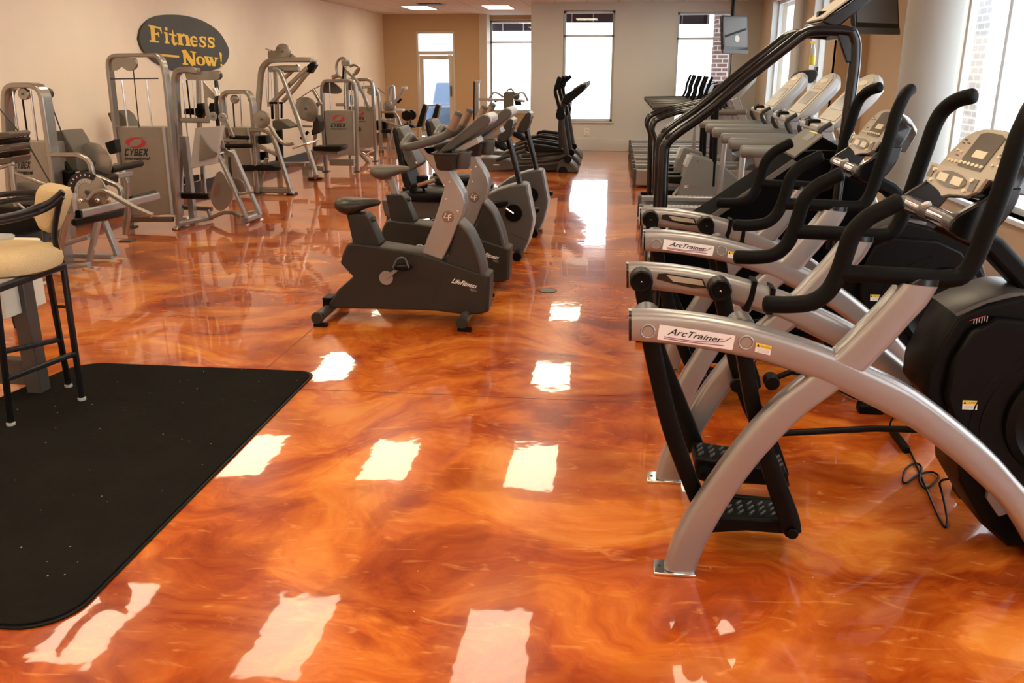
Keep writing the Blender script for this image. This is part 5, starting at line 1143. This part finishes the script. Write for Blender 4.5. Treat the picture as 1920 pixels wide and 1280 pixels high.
bar(t, 'gusset', [(505, 130), (530, 128), (560, 128)], 10, Y + .02, .05)
for a, b in (((506, 193), (519, 193)), ((524, 193), (530, 193))): roll(t, 'handle', a, b, 4, 'grip', Y - .08)
roll(t, 'hanging_grip', (528, 196), (528, 221), 4, 'grip', Y - .08); roll(t, 'hanging_grip', (510, 190), (511, 222), 5, 'black', Y + .1)
pad(t, 'back_pad', [(510, 226), (525, 225), (544, 237), (542, 241), (517, 244), (510, 238)], Y - .15, .35, 'brown'); bar(t, 'pad_arm', [(543, 236), (585, 237)], 4, Y + .1)
bar(t, 'base_bar', [(533, 308), (572, 308)], 8, Y - .1); bar(t, 'low_arm', [(564, 260), (578, 247)], 5, Y - .3, m='black')
bar(t, 'rear_post', [(516, 128), (519, 200), (521, 300)], 7, Y + .5); MB().box(U(521, 300, Y + .5).x - .03, U(521, 300, Y + .5).x + .03, Y + .48, Y + .56, 0, .3).build('rear_foot', 'champ', t)
pad(t, 'stack_shroud', [(513, 245), (526, 243), (528, 300), (516, 302)], Y + .25, .1, 'black')
# --- 6: row machine with seat in front of the first short tower
t = machine('row_machine', 'machine with a black bench seat, left one of the two pale logo towers', 'exercise machine', -4.3, 13.9)
Y = 13.9
tower(t, Y, [(610, 321), (604, 230), (602, 165), (606, 152), (662, 151), (666, 175), (669, 321)], 6, [(607, 208), (661, 207), (664, 291), (612, 291)], [((618, 155), (620, 208)), ((647, 155), (649, 208)), ((659, 158), (660, 208))], dep=.10,
      logo=((624, 216, 648, 228), (620, 231, 649, 238), (620, 240, 650, 243)))
MB().box(U(640, 300, Y).x - .2, U(640, 300, Y).x + .2, Y, Y + .1, .10, .2).build('base_bar', 'champ', t)
wheel(t, 'cam_disc', (574, 204), 21, Y - .6, .02); plate(t, 'cam_tail', [(557, 200), (576, 222), (592, 216), (588, 228), (572, 226), (560, 218)], Y - .58, .015)
bar(t, 'lever', [(583, 222), (588, 200), (602, 192)], 7, Y - .5); bar(t, 'upper_link', [(587, 168), (603, 196)], 6, Y - .3); rod(t, 'cable', [(556, 188), (586, 168), (602, 160)], 1.4, Y - .3, 'dgrey')
pad(t, 'chest_pad', [(587, 222), (594, 216), (600, 228), (598, 246), (590, 252), (585, 248)], Y - .55, .25, 'dgrey'); pad(t, 'pad_bracket', [(583, 244), (598, 240), (597, 250), (584, 254)], Y - .5, .1, 'black')
pad(t, 'seat', [(585, 275), (640, 274), (641, 280), (636, 284), (587, 283)], Y - .8, .35); bar(t, 'seat_arm', [(576, 283), (634, 286)], 5, Y - .7); bar(t, 'seat_strut', [(602, 286), (586, 314)], 7, Y - .6)
roll(t, 'foot_bar', (572, 274), (592, 262), 4, 'chrome', Y - .9, Y - .6); bar(t, 'base_arm', [(572, 312), (608, 316)], 8, Y - .3)
MB().box(U(574, 312, Y - .5).x - .05, U(574, 312, Y - .5).x + .05, Y - .55, Y - .4, 0, .2).build('base_foot', 'champ', t)
bar(t, 'side_post', [(594, 196), (592, 240), (588, 290)], 6, Y - .35); plate(t, 'carriage', [(606, 158), (620, 153), (632, 160), (640, 170), (632, 176), (608, 174)], Y + .12, .05, 'brown')
# --- 7: the tower behind it with overhead arms
t = machine('shoulder_press', 'machine with curved overhead arms, right one of the two pale logo towers', 'exercise machine', -4.3, 15.6)
Y = 15.6
tower(t, Y, [(656, 300), (652, 200), (650, 165), (652, 150), (694, 149), (698, 165), (703, 302)], 5.5, [(655, 200), (697, 200), (699, 276), (658, 277)], [((670, 153), (672, 200)), ((682, 153), (684, 200))], dep=.10,
      logo=((664, 207, 684, 217), (664, 219, 684, 225), (664, 226, 685, 229)))
wheel(t, 'side_knob', (672, 242), 4, Y + .0, .04, 'ink')
MB().tube(cr([U(643, 128, Y) + Vector((math.cos(a) * .12, 0, math.sin(a) * .17)) for a in [math.radians(60 + 20 * i) for i in range(11)]], 2), .022, 10).build('curved_arm', 'champ', t)
roll(t, 'counterweight', (624, 145), (634, 141), 8, 'champ', Y - .2); pad(t, 'pivot_block', [(639, 112), (655, 112), (656, 124), (640, 124)], Y, .12, 'champ'); pad(t, 'pivot_cover', [(640, 112), (654, 112), (654, 116), (640, 116)], Y - .02, .12, 'lgrey')
MB().tube(cr(PP([(656, 125), (664, 122), (674, 127), (668, 138), (660, 140)], Y), 4), .022, 10).build('curved_arm', 'champ', t)
bar(t, 'long_arm', [(645, 128), (668, 150), (682, 178), (692, 205)], 5.5, Y - .05); bar(t, 'main_post', [(648, 125), (647, 205)], 5, Y + .3); bar(t, 'link', [(644, 124), (643, 148)], 3, Y - .1, m='black'); roll(t, 'stub_handle', (666, 136), (674, 126), 5, 'champ', Y - .1)
pad(t, 'seat_back', [(651, 180), (658, 178), (660, 196), (652, 198)], Y + .3, .1); bar(t, 'foot_strut', [(672, 284), (692, 306)], 6, Y - .2); roll(t, 'foot_handle', (684, 292), (700, 282), 4, 'chrome', Y - .2); roll(t, 'foot_handle', (680, 286), (698, 296), 3, 'chrome', Y - .2)
MB().box(U(680, 285, Y).x - .2, U(680, 285, Y).x + .2, Y + .02, Y + .09, .10, .19).build('base_bar', 'champ', t)
bar(t, 'mid_rail', [(630, 196), (650, 196)], 5, Y + .2); plate(t, 'carriage', [(652, 156), (664, 152), (674, 160), (670, 170), (654, 168)], Y + .12, .05, 'brown')
# --- 8: machine with the white angled frame beyond
t = machine('abdominal_machine', 'machine with a round cam and a pale angled frame beyond the two pale towers', 'exercise machine', -4.2, 17.2)
Y = 17.2
bar(t, 'tower_frame', [(715, 289), (712, 200), (709, 172), (700, 163), (682, 163), (672, 168)], 5, Y, .09, r=.1)
MB().box(U(715, 285, Y).x - .04, U(715, 285, Y).x + .04, Y - .04, Y + .05, 0, .06).build('frame_foot', 'black', t)
plate(t, 'pulley_beam', [(689, 166), (706, 166), (710, 178), (698, 180), (688, 174)], Y + .05, .04); rod(t, 'cable', [(708, 165), (722, 176)], 1.2, Y, 'dgrey')
wheel(t, 'cam_disc', (728, 200), 10, Y + .2, .02); bar(t, 'curved_frame', [(716, 210), (738, 210), (746, 218), (754, 245)], 4, Y, .06); bar(t, 'brace', [(714, 224), (748, 237)], 4, Y, .06)
bar(t, 'tilted_post', [(738, 198), (750, 176), (756, 164)], 5, Y + .2, .08, 'silver'); pad(t, 'post_head', [(752, 163), (762, 162), (763, 168), (756, 172)], Y + .2, .1, 'lgrey'); roll(t, 'handle', (746, 192), (752, 186), 4, 'grip', Y + .1)
pad(t, 'elbow_pad', [(740, 204), (755, 205), (756, 209), (742, 209)], Y, .2, 'lgrey'); pad(t, 'weight_stack', [(703, 226), (724, 228), (724, 246), (704, 244)], Y + .15, .2, 'black'); pad(t, 'thigh_pad', [(720, 212), (738, 213), (738, 222), (722, 222)], Y + .1, .2)
pad(t, 'seat', [(716, 243), (732, 243), (732, 250), (716, 250)], Y, .25); bar(t, 'front_leg', [(738, 240), (725, 282)], 4, Y - .1, .05, 'silver'); bar(t, 'rear_leg', [(728, 250), (732, 280)], 3, Y - .1, .04, 'silver')
MB().sq([Vector((U(715, 282, Y).x, Y + .05, .10)), Vector((U(745, 282, Y).x, Y + .05, .10))], .05, .05).build('base_bar', 'silver', t); MB().box(U(745, 282, Y).x - .04, U(745, 282, Y).x + .04, Y, Y + .1, 0, .12).build('base_foot', 'silver', t)
# --- slim tower near the door corner
t = machine('pulley_tower', 'slim silver pulley tower in the corner left of the door', 'exercise machine', -4.9, 19.6)
Y = 19.6
bar(t, 'tower_frame', [(729, 255), (728, 185), (729, 163), (738, 160), (739, 180), (740, 255)], 4, Y, .10, 'silver', r=.08); rod(t, 'guide_rod', [(733, 166), (734, 230)], 2, Y + .05)
x0, x1 = U(729, 255, Y).x, U(740, 255, Y).x; MB().box(x0 - .03, x1 + .03, Y - .06, Y + .1, 0, .5).build('base_cover', 'champ', t)
# --- back extension stool near the door
t = machine('padded_stool', 'small black padded machine seat with a round backrest in front of the door corner', 'machine seat', -4.2, 18.6)
Y = 18.5
MB().loft([(Y, U(762, 217, Y).x, U(762, 217, Y).z, .11, .10), (Y + .05, U(762, 217, Y).x, U(762, 217, Y).z, .12, .11), (Y + .10, U(762, 217, Y).x, U(762, 217, Y).z, .11, .10)], 20, 'y').build('backrest', 'vinyl', t)
MB().loft([(Y + .1, U(770, 216, Y).x, U(770, 216, Y).z, .09, .10), (Y + .16, U(770, 216, Y).x, U(770, 216, Y).z, .09, .10)], 20, 'y').build('backrest_pad', 'vinyl', t)
pad(t, 'seat', [(752, 232), (775, 235), (777, 240), (754, 239)], Y, .3); rod(t, 'seat_post', [(764, 228), (764, 270)], 4, Y + .12, 'mgrey'); bar(t, 'backrest_arm', [(770, 225), (771, 262)], 4, Y + .2)
p = U(764, 270, Y + .12); MB().tube([p, Vector((p.x, p.y, .0))], .03, 10).disc((p.x, p.y, .015), .16, .03, 'z', 20).build('base', 'mgrey', t)
# --- black tablet arms (bench with tilted pads) in front of the door
t = machine('preacher_bench', 'bench with two upright black pads on silver arms in front of the glass door', 'exercise bench', -3.6, 17.4)
Y = 17.3
for dx in (0, 24):
    pad(t, 'arm_pad', [(780 + dx, 239), (790 + dx, 238), (800 + dx, 198), (793 + dx, 195)], Y, .22); bar(t, 'pad_arm', [(800 + dx, 200), (792 + dx, 244)], 4, Y + .1, .05, 'silver'); pad(t, 'pad_cap', [(798 + dx, 195), (803 + dx, 196), (802 + dx, 204), (798 + dx, 206)], Y + .05, .12, 'lgrey')
bar(t, 'cross_bar', [(794, 198), (824, 197)], 3, Y + .2, .04, 'silver'); bar(t, 'bench_frame', [(792, 244), (818, 243)], 4, Y + .1, .05, 'silver')
p = U(805, 243, Y + .12); MB().sq([p, Vector((p.x, p.y, 0))], .07, .07).box(p.x - .25, p.x + .25, p.y - .05, p.y + .05, 0, .05).build('bench_post', 'silver', t)
# --- functional trainer by the recessed window
t = machine('cable_machine', 'cable machine with a long crossbar in front of the recessed back window', 'exercise machine', -2.4, 18.0)
Y = 17.9
t['group'] = 'strength machines at the back'
bar(t, 'tower_post', [(894, 250), (894, 200), (894, 152)], 9, Y, .14); MB().box(U(894, 250, Y).x - .06, U(894, 250, Y).x + .06, Y - .08, Y + .1, 0, .4).build('post_base', 'champ', t); bar(t, 'post_edge', [(888, 250), (889, 153)], 2, Y - .08, .02, 'black'); pad(t, 'post_cap', [(890, 150), (899, 150), (899, 155), (890, 155)], Y - .08, .14, 'lgrey')
bar(t, 'cross_bar', [(899, 186), (946, 187)], 4, Y, .06, 'silver'); pad(t, 'backrest', [(944, 174), (948, 172), (961, 172), (963, 176), (962, 212), (944, 212)], Y - .05, .07, 'brown')
p = U(953, 212, Y); MB().sq([p, Vector((p.x, p.y + .05, 0))], .07, .07).build('bench_post', 'champ', t)
for s_ in (-1, 1): MB().tube(cr(PP([(953 + s_ * 9, 182), (953 + s_ * 22, 174), (953 + s_ * 30, 176), (953 + s_ * 37, 190)], Y + .1), 4), .02, 10).build('side_handle', 'silver', t)
MB().tube(cr(PP([(950, 173), (953, 168), (960, 168), (966, 178)], Y + .1), 4), .015, 8).build('top_hook', 'mgrey', t); rod(t, 'hook_pin', [(959, 164), (959, 168)], 2, Y + .1); pad(t, 'weight_block', [(964, 187), (976, 188), (977, 197), (966, 197)], Y + .1, .12, 'black'); wheel(t, 'pulley', (968, 180), 6, Y + .1, .03, 'mgrey')
bar(t, 'far_bar', [(964, 187), (984, 190)], 4, Y + .12, .05, 'silver'); roll(t, 'grip', (928, 190), (932, 188), 4, 'grip', Y)

# ================================================================ sign
sg = thing('wall_sign', 'dark oval sign with yellow letters high on the left wall', 'sign', (XL, U(345, 100, 11.5).y, 1.9))
XS = XL + .03
C0 = [(261, 73), (266, 52), (283, 35), (308, 28), (345, 29), (380, 39), (408, 57), (424, 80), (430, 98), (424, 117), (405, 130), (370, 136), (330, 133), (295, 118), (270, 96)]
P = cr([UX(x, y, XS) for x, y in C0 + [C0[0]]], 4)[:-1]
sb = MB().rings([[Vector((XS - .035, p.y, p.z)) for p in P], [Vector((XS, p.y, p.z)) for p in P]]).build('sign_board', 'signb', sg)
XT = XS + .002
def arcp(cx, cy, rx, ry, a0, a1, k=16): return [(cx + rx * math.cos(math.radians(a0 + (a1 - a0) * i / k)), cy + ry * math.sin(math.radians(a0 + (a1 - a0) * i / k))) for i in range(k + 1)]
V_ = .30; H_ = .13
GL = {
 'F': [([(.30, 0), (.30, 1)], .32), ([(0, .95), (.95, .95)], .11), ([(.86, 1), (.97, .62)], [.2, .04]), ([(0, .05), (.70, .05)], .11), ([(.30, .52), (.72, .52)], .12), ([(.66, .66), (.72, .36)], [.10, .10]), ([(.02, 1), (.2, .8)], [.02, .2])],
 'i': [([(.5, 0), (.5, .68)], .46), ([(.05, .06), (.95, .06)], .11), ([(.05, .64), (.6, .64)], .10), ([(.5, .80), (.5, 1.0)], .48)],
 't': [([(.5, 1.0), (.45, .25), (.55, .08), (.8, .06), (.98, .2)], [.12, .44, .3, .14, .05]), ([(.0, .66), (.95, .66)], .11)],
 'n': [([(.22, 0), (.22, 1)], .28), ([(0, .07), (.42, .07)], .14), ([(0, .93), (.25, .93)], .14), ([(.3, .72), (.5, .95), (.72, .86), (.78, .6), (.78, 0)], [.1, .2, .3, .28, .28]), ([(.58, .07), (1, .07)], .14)],
 'e': [(arcp(.5, .5, .36, .40, 10, 330), [.10] * 2 + [.2, .24] + [.16] * 3 + [.26] * 6 + [.18] * 2 + [.12] * 2), ([(.2, .52), (.86, .52)], .14)],
 's': [([(.85, .68), (.76, .90), (.5, .94), (.22, .80), (.30, .60), (.68, .44), (.78, .24), (.5, .06), (.22, .10), (.10, .32)], [.05, .14, .15, .24, .28, .28, .26, .15, .14, .05]), ([(.86, 1), (.86, .66)], .1), ([(.1, 0), (.1, .34)], .1)],
 'N': [([(.18, 0), (.18, 1)], .18), ([(0, .05), (.40, .05)], .10), ([(0, .95), (.35, .95)], .10), ([(.14, .98), (.80, .02)], .34), ([(.84, 0), (.84, 1)], .16), ([(.62, .95), (1.04, .95)], .10)],
 'o': [(arcp(.5, .5, .34, .40, 0, 360, 24), [.28, .28, .26, .22, .17, .14, .14, .14, .17, .22, .26, .28, .28, .28, .26, .22, .17, .14, .14, .14, .17, .22, .26, .28, .28])],
 'w': [([(.14, .98), (.32, .02)], .24), ([(.32, .02), (.50, .9)], .12), ([(.46, .98), (.66, .02)], .24), ([(.66, .02), (.88, .95)], .12), ([(0, .93), (.36, .93)], .13), ([(.38, .93), (.62, .93)], .13), ([(.74, .93), (1.02, .93)], .13)],
 '!': [([(.5, 1), (.45, .32)], [.7, .2]), ([(.42, .0), (.42, .18)], .5)]}
mb = MB()
def letter(ch, x0, yt0, x1, yt1, yb0, yb1):
    sk = 4
    q = [UX(x0, yt0, XT), UX(x1, yt1, XT), UX(x1 + sk * .6, yb1, XT), UX(x0 + sk * .6, yb0, XT)]; glyph(GL[ch], q, mb)
letter('F', 278, 46, 303, 52, 78, 81); letter('i', 306, 50, 316, 52, 81, 82); letter('t', 316, 54, 331, 58, 83, 85); letter('n', 331, 62, 356, 66, 84, 87)
letter('e', 355, 66, 371, 68, 87, 89); letter('s', 371, 67, 387, 69, 88, 90); letter('s', 387, 68, 403, 71, 89, 91)
letter('N', 340, 93, 366, 97, 121, 123); letter('o', 366, 104, 384, 106, 123, 124); letter('w', 382, 105, 408, 108, 123, 125); letter('!', 410, 98, 417, 100, 124, 125)
glyph([([(0, .5), (1, .5)], .9)], [UX(281, 99, XT), UX(336, 104, XT), UX(336, 108.5, XT), UX(281, 103.5, XT)], mb)
mb.build('yellow_lettering', 'yelsign', sb, ang=180)

# ================================================================ mat, drain, stool, table
mx0, mx1, my0, my1 = -3.00, -1.585, 2.05, 4.40
def rrect(x0, x1, y0, y1, r, n=8):
    P = []
    for cx, cy, a in ((x1 - r[0], y1 - r[0], 0), (x0 + r[1], y1 - r[1], 90), (x0 + r[2], y0 + r[2], 180), (x1 - r[3], y0 + r[3], 270)):
        rr = r[[0, 90, 180, 270].index(a)]
        for i in range(n + 1): an = math.radians(a + 90 * i / n); P.append((cx + rr * math.cos(an), cy + rr * math.sin(an)))
    return P
mt = thing('floor_mat', 'large black carpet mat on the orange floor under the bar stool', 'mat', (-2.3, 3.2, 0))
R0 = rrect(mx0, mx1, my0, my1, (.09, .14, .14, .16)); wob = lambda p: (p[0] + (.05 - (4.4 - p[1]) * .17 + .012 * math.sin(p[1] * 7) if p[0] < -2.8 else 0), p[1])
R0 = [wob(p) for p in R0]; R1 = [(p[0] + (-2.34 - p[0]) * .018, p[1] + (3.22 - p[1]) * .012) for p in R0]
MB().prismZ(R0, .0008, .007).build('rubber_edge', 'black', mt, bev=.002)
MB().prismZ(R1, .006, .013).build('carpet_pile', 'carpet', mt, bev=.002)
dr = thing('floor_drain', 'small round grey drain cover set in the orange floor past the bikes', 'drain', (UZ(1027, 545).x, UZ(1027, 545).y, 0))
p = UZ(1027, 545); MB().disc((p.x, p.y, .001), .062, .006, 'z', 32).build('cover', 'mgrey', dr); MB().tube([(p.x + .066 * math.cos(a), p.y + .066 * math.sin(a), .001) for a in [2 * math.pi * k / 32 for k in range(32)]], .003, 6, closed=True).build('rim', 'black', dr)
# bar stool
bs = thing('bar_stool', 'bar stool with tan padded seat and black iron frame standing on the black mat', 'stool', (-2.95, 3.75, .013))
zs = .013
fA = UZ(154, 750, zs); fB = UZ(129, 725, zs); fC = UZ(21, 797, zs); fE = Vector((fC.x - .27, fC.y + .12, zs))
ZT = .70
tA = U(122, 500, fA.y + .0); tA = UZ(119, 503, ZT); tB = UZ(90, 508, ZT); tC = UZ(-8, 548, ZT); tE = Vector((tC.x - .20, tC.y + .22, ZT))
for f_, t_ in ((fA, tA), (fB, tB), (fC, tC), (fE, tE)):
    l = MB().sq([t_ + Vector((0, 0, .0)), f_ + Vector((0, 0, .012))], .026, .026).build('leg', 'iron', bs, bev=.003)
    MB().disc(f_ + Vector((0, 0, .008)), .02, .016, 'z', 16).build('foot_cap', 'lgrey', l)
def lerp(a, b, s): return a * (1 - s) + b * s
MB().sq([lerp(tA, fA, .63), lerp(tC, fC, .63)], .026, .024, (0, 0, 1)).build('footrest', 'iron', bs, bev=.002)
MB().sq([lerp(tB, fB, .56), lerp(tE, fE, .56)], .026, .024, (0, 0, 1)).build('footrest', 'iron', bs, bev=.002)
MB().sq([lerp(tA, fA, .28), lerp(tB, fB, .28)], .014, .014, (0, 0, 1)).build('cross_stay', 'iron', bs)
MB().sq([tA + Vector((0, 0, .012)), tC + Vector((0, 0, .012)), tE + Vector((0, 0, .012)), tB + Vector((0, 0, .012)), tA + Vector((0, 0, .012))], .035, .03, (0, 0, 1)).build('seat_frame', 'iron', bs, bev=.002)
sc_ = (tA + tB + tC + tE) / 4
e1 = UZ(110, 490, .76)
cx_, cy_ = e1.x - .245, e1.y - .03
S_ = []
for z, k in ((.722, .86), (.735, .97), (.76, 1.0), (.79, .985), (.812, .93), (.826, .80), (.834, .55), (.836, .2)): S_.append((z, cx_, cy_, .235 * k, .225 * k))
MB().loft(S_, 32, 'z', 2.4).build('seat_cushion', 'tan', bs)
# back: two uprights, cushion and hoops
u0 = tB + Vector((.0, .0, 0)); bkY = U(98, 390, fB.y + .1).y
yk = tB.y + .02
bc = PX([(88, 343), (110, 347), (124, 352), (128, 366), (124, 385), (112, 415), (104, 433), (98, 437), (80, 430), (71, 410), (70, 385), (74, 355), (80, 346)], yk)
def seatback():
    rings = []; n = len(bc); c = Vector((sum(p[0] for p in bc) / n, 0, sum(p[1] for p in bc) / n))
    for y, k in ((yk - .05, .6), (yk - .042, .86), (yk - .02, .97), (yk + .01, 1.0), (yk + .035, .97), (yk + .055, .86), (yk + .062, .6)):
        rings.append([(c.x + (p[0] - c.x) * k, y, c.z + (p[1] - c.z) * k) for p in bc])
    return MB().rings(rings)
sbk = seatback().build('back_cushion', 'tan', bs, bev=.01)
MB().tube(cr([tA + Vector((-.01, .02, 0)), U(104, 455, yk - .02), U(103, 425, yk - .05), U(110, 385, yk - .07), U(117, 360, yk - .08)], 5), .013, 10).build('back_upright', 'iron', bs)
MB().tube(cr([tB, U(86, 455, yk + .03), U(84, 420, yk + .05), U(88, 385, yk + .06)], 5), .013, 10).build('back_upright', 'iron', bs)
for dz, yy in ((0, 0), (1, 0)):
    MB().tube(cr([U(118, 358 + dz * 10, yk - .09), U(95, 378 + dz * 8, yk - .11), U(70, 388 + dz * 10, yk - .15), U(30, 402 + dz * 8, yk - .28), U(-40, 415 + dz * 8, yk - .52)], 5), .0135, 10).build('arm_hoop', 'iron', bs)
    MB().tube(cr([U(86, 358 + dz * 12, yk + .06), U(60, 360 + dz * 12, yk + .09), U(0, 365 + dz * 14, yk + .1), U(-60, 378 + dz * 14, yk - .1)], 5), .0135, 10).build('arm_hoop', 'iron', bs)
MB().tube([U(73, 388, yk - .15), U(73, 398, yk - .15)], .007, 8).build('hoop_stay', 'iron', bs)
# little table at the left edge
tb = thing('side_table', 'small table with a cream apron and grey post at the left picture edge', 'table', (-3.75, 4.45, 0))
q = UZ(8, 470, .74)
MB().prismZ(rrect(q.x - .75, q.x - .02, q.y - .30, q.y + .35, (.05, .05, .05, .05)), .71, .74).build('table_top', 'cream', tb, bev=.006)
a = U(10, 560, q.y - .15); MB().box(a.x - .62, a.x, a.y - .02, a.y + .3, a.z - .10, .71).build('apron', 'cream', tb, bev=.006)
MB().box(a.x - .05, a.x + .03, a.y + .10, a.y + .18, 0, .71).build('post', 'mgrey', tb, bev=.004)
MB().box(a.x - .60, a.x - .52, a.y + .10, a.y + .18, 0, .71).build('post', 'mgrey', tb, bev=.004)
g_ = UZ(33, 614); MB().sq([Vector((g_.x, g_.y, 0)), Vector((g_.x - .06, g_.y, .71))], .035, .035).build('back_leg', 'iron', tb)
MB().box(g_.x - .62, g_.x - .04, g_.y - .03, g_.y + .03, .68, .712).build('back_rail', 'iron', tb)
MB().prism([(a.x - .6, .20), (a.x - .6, .05), (a.x - .02, .05), (a.x + .03, .18)], a.y + .11, a.y + .17).build('foot_bracket', 'mgrey', tb, bev=.004)
ty = UZ(6, 456, .74); tr = thing('ashtray', 'pale grey octagonal tray on the small table behind the bar stool seat', 'tray', (ty.x, ty.y, .74))
oc = lambda r, z: [(ty.x - .04 + r * math.cos(math.radians(22.5 + 45 * k)), ty.y + r * math.sin(math.radians(22.5 + 45 * k)), z) for k in range(8)]
MB().rings([oc(.075, .7405), oc(.095, .775), oc(.082, .775), oc(.06, .752)]).build('bowl', 'lgrey', tr, bev=.002)
# ================================================================ televisions
def tv(label, c, w, h, yaw, pitch, poles):
    t = thing('television', label, 'television', c, 'televisions hung from the ceiling')
    Rm = Matrix.Rotation(yaw, 4, 'Z') @ Matrix.Rotation(pitch, 4, 'X'); c = Vector(c)
    def T(mb): mb.v = [c + (Rm @ (p)) for p in mb.v]; return mb
    T(MB().box(-w / 2, w / 2, 0, .06, -h / 2, h / 2)).build('case', 'gloss', t, bev=.012)
    T(MB().box(-w / 2 + .03, w / 2 - .03, -.004, .002, -h / 2 + .06, h / 2 - .03)).build('screen', 'screen', t)
    if h > .52:
        pc = T(MB().sq([(-w / 2 + .04, -.006, -.06), (w / 2 - .04, -.006, .07)], .035, .002)).build('screen_band', 'black', t)  # dark diagonal band laid on the screen
        T(MB().disc((.03, -.006, -.09), .055, .003, 'y', 20)).build('screen_patch', 'plate', t)  # pale disc laid on the screen
    T(MB().box(-w / 2 - .004, w / 2 + .004, .0, .03, -h / 2 - .05, -h / 2 + .02)).build('speaker_bar', 'mgrey', t, bev=.008)
    T(MB().box(-.12, .12, .06, .14, -.12, .12)).build('rear_housing', 'black', t, bev=.01)
    b = c + (Rm @ Vector((0, .10, 0))); MB().tube([b, Vector((b.x, b.y, CEIL))], .03, 14).disc((b.x, b.y, CEIL - .01), .07, .02, 'z', 20).build('ceiling_pole', 'black', t)
    return t
c = U(1379, 62, 15.8); tv('small television hanging from a black ceiling pole in the far right corner', (c.x, c.y, c.z), .58, .56, math.radians(38), math.radians(-8), 1)
c = U(1644, 8, 10.1); tv2 = tv('television high on the right wall beside the round grey column', (c.x, c.y, c.z), .68, .50, math.radians(35), math.radians(-12), 1)
# spray bottle and rack on the ledge
q = U(1522, 122, 12.9); sp = thing('spray_bottle', 'clear spray bottle with yellow liquid on the ledge of the narrow right window', 'bottle', (q.x, q.y, q.z))
MB().lathe([(.035, 0), (.04, .01), (.04, .13)], (q.x, q.y, q.z), 'z', 20).build('liquid', 'yliquid', sp); MB().lathe([(.04, .13), (.035, .2), (.014, .24), (.014, .28)], (q.x, q.y, q.z), 'z', 20).build('bottle_neck', 'lgrey', sp); MB().box(q.x - .05, q.x + .03, q.y - .015, q.y + .015, q.z + .27, q.z + .31).build('spray_head', 'yelsign', sp, bev=.005)
a = U(1480, 150, 12.9); b = U(1530, 135, 12.9)
hl = thing('wall_holder', 'dark rounded holder on the right wall beneath the spray bottle', 'holder', (b.x, 12.9, q.z - .2))
MB().prism(sm(PX([(1478, 156), (1488, 142), (1500, 134), (1528, 131), (1529, 146), (1518, 156), (1498, 150)], 12.9), 3), 12.8, 13.05, .04, .03).build('holder_shell', 'dgrey', hl, bev=.01)
MB().box(b.x - .01, XR2 + .02, 12.86, 12.98, q.z - .14, q.z - .02).build('wall_bracket', 'dgrey', hl)
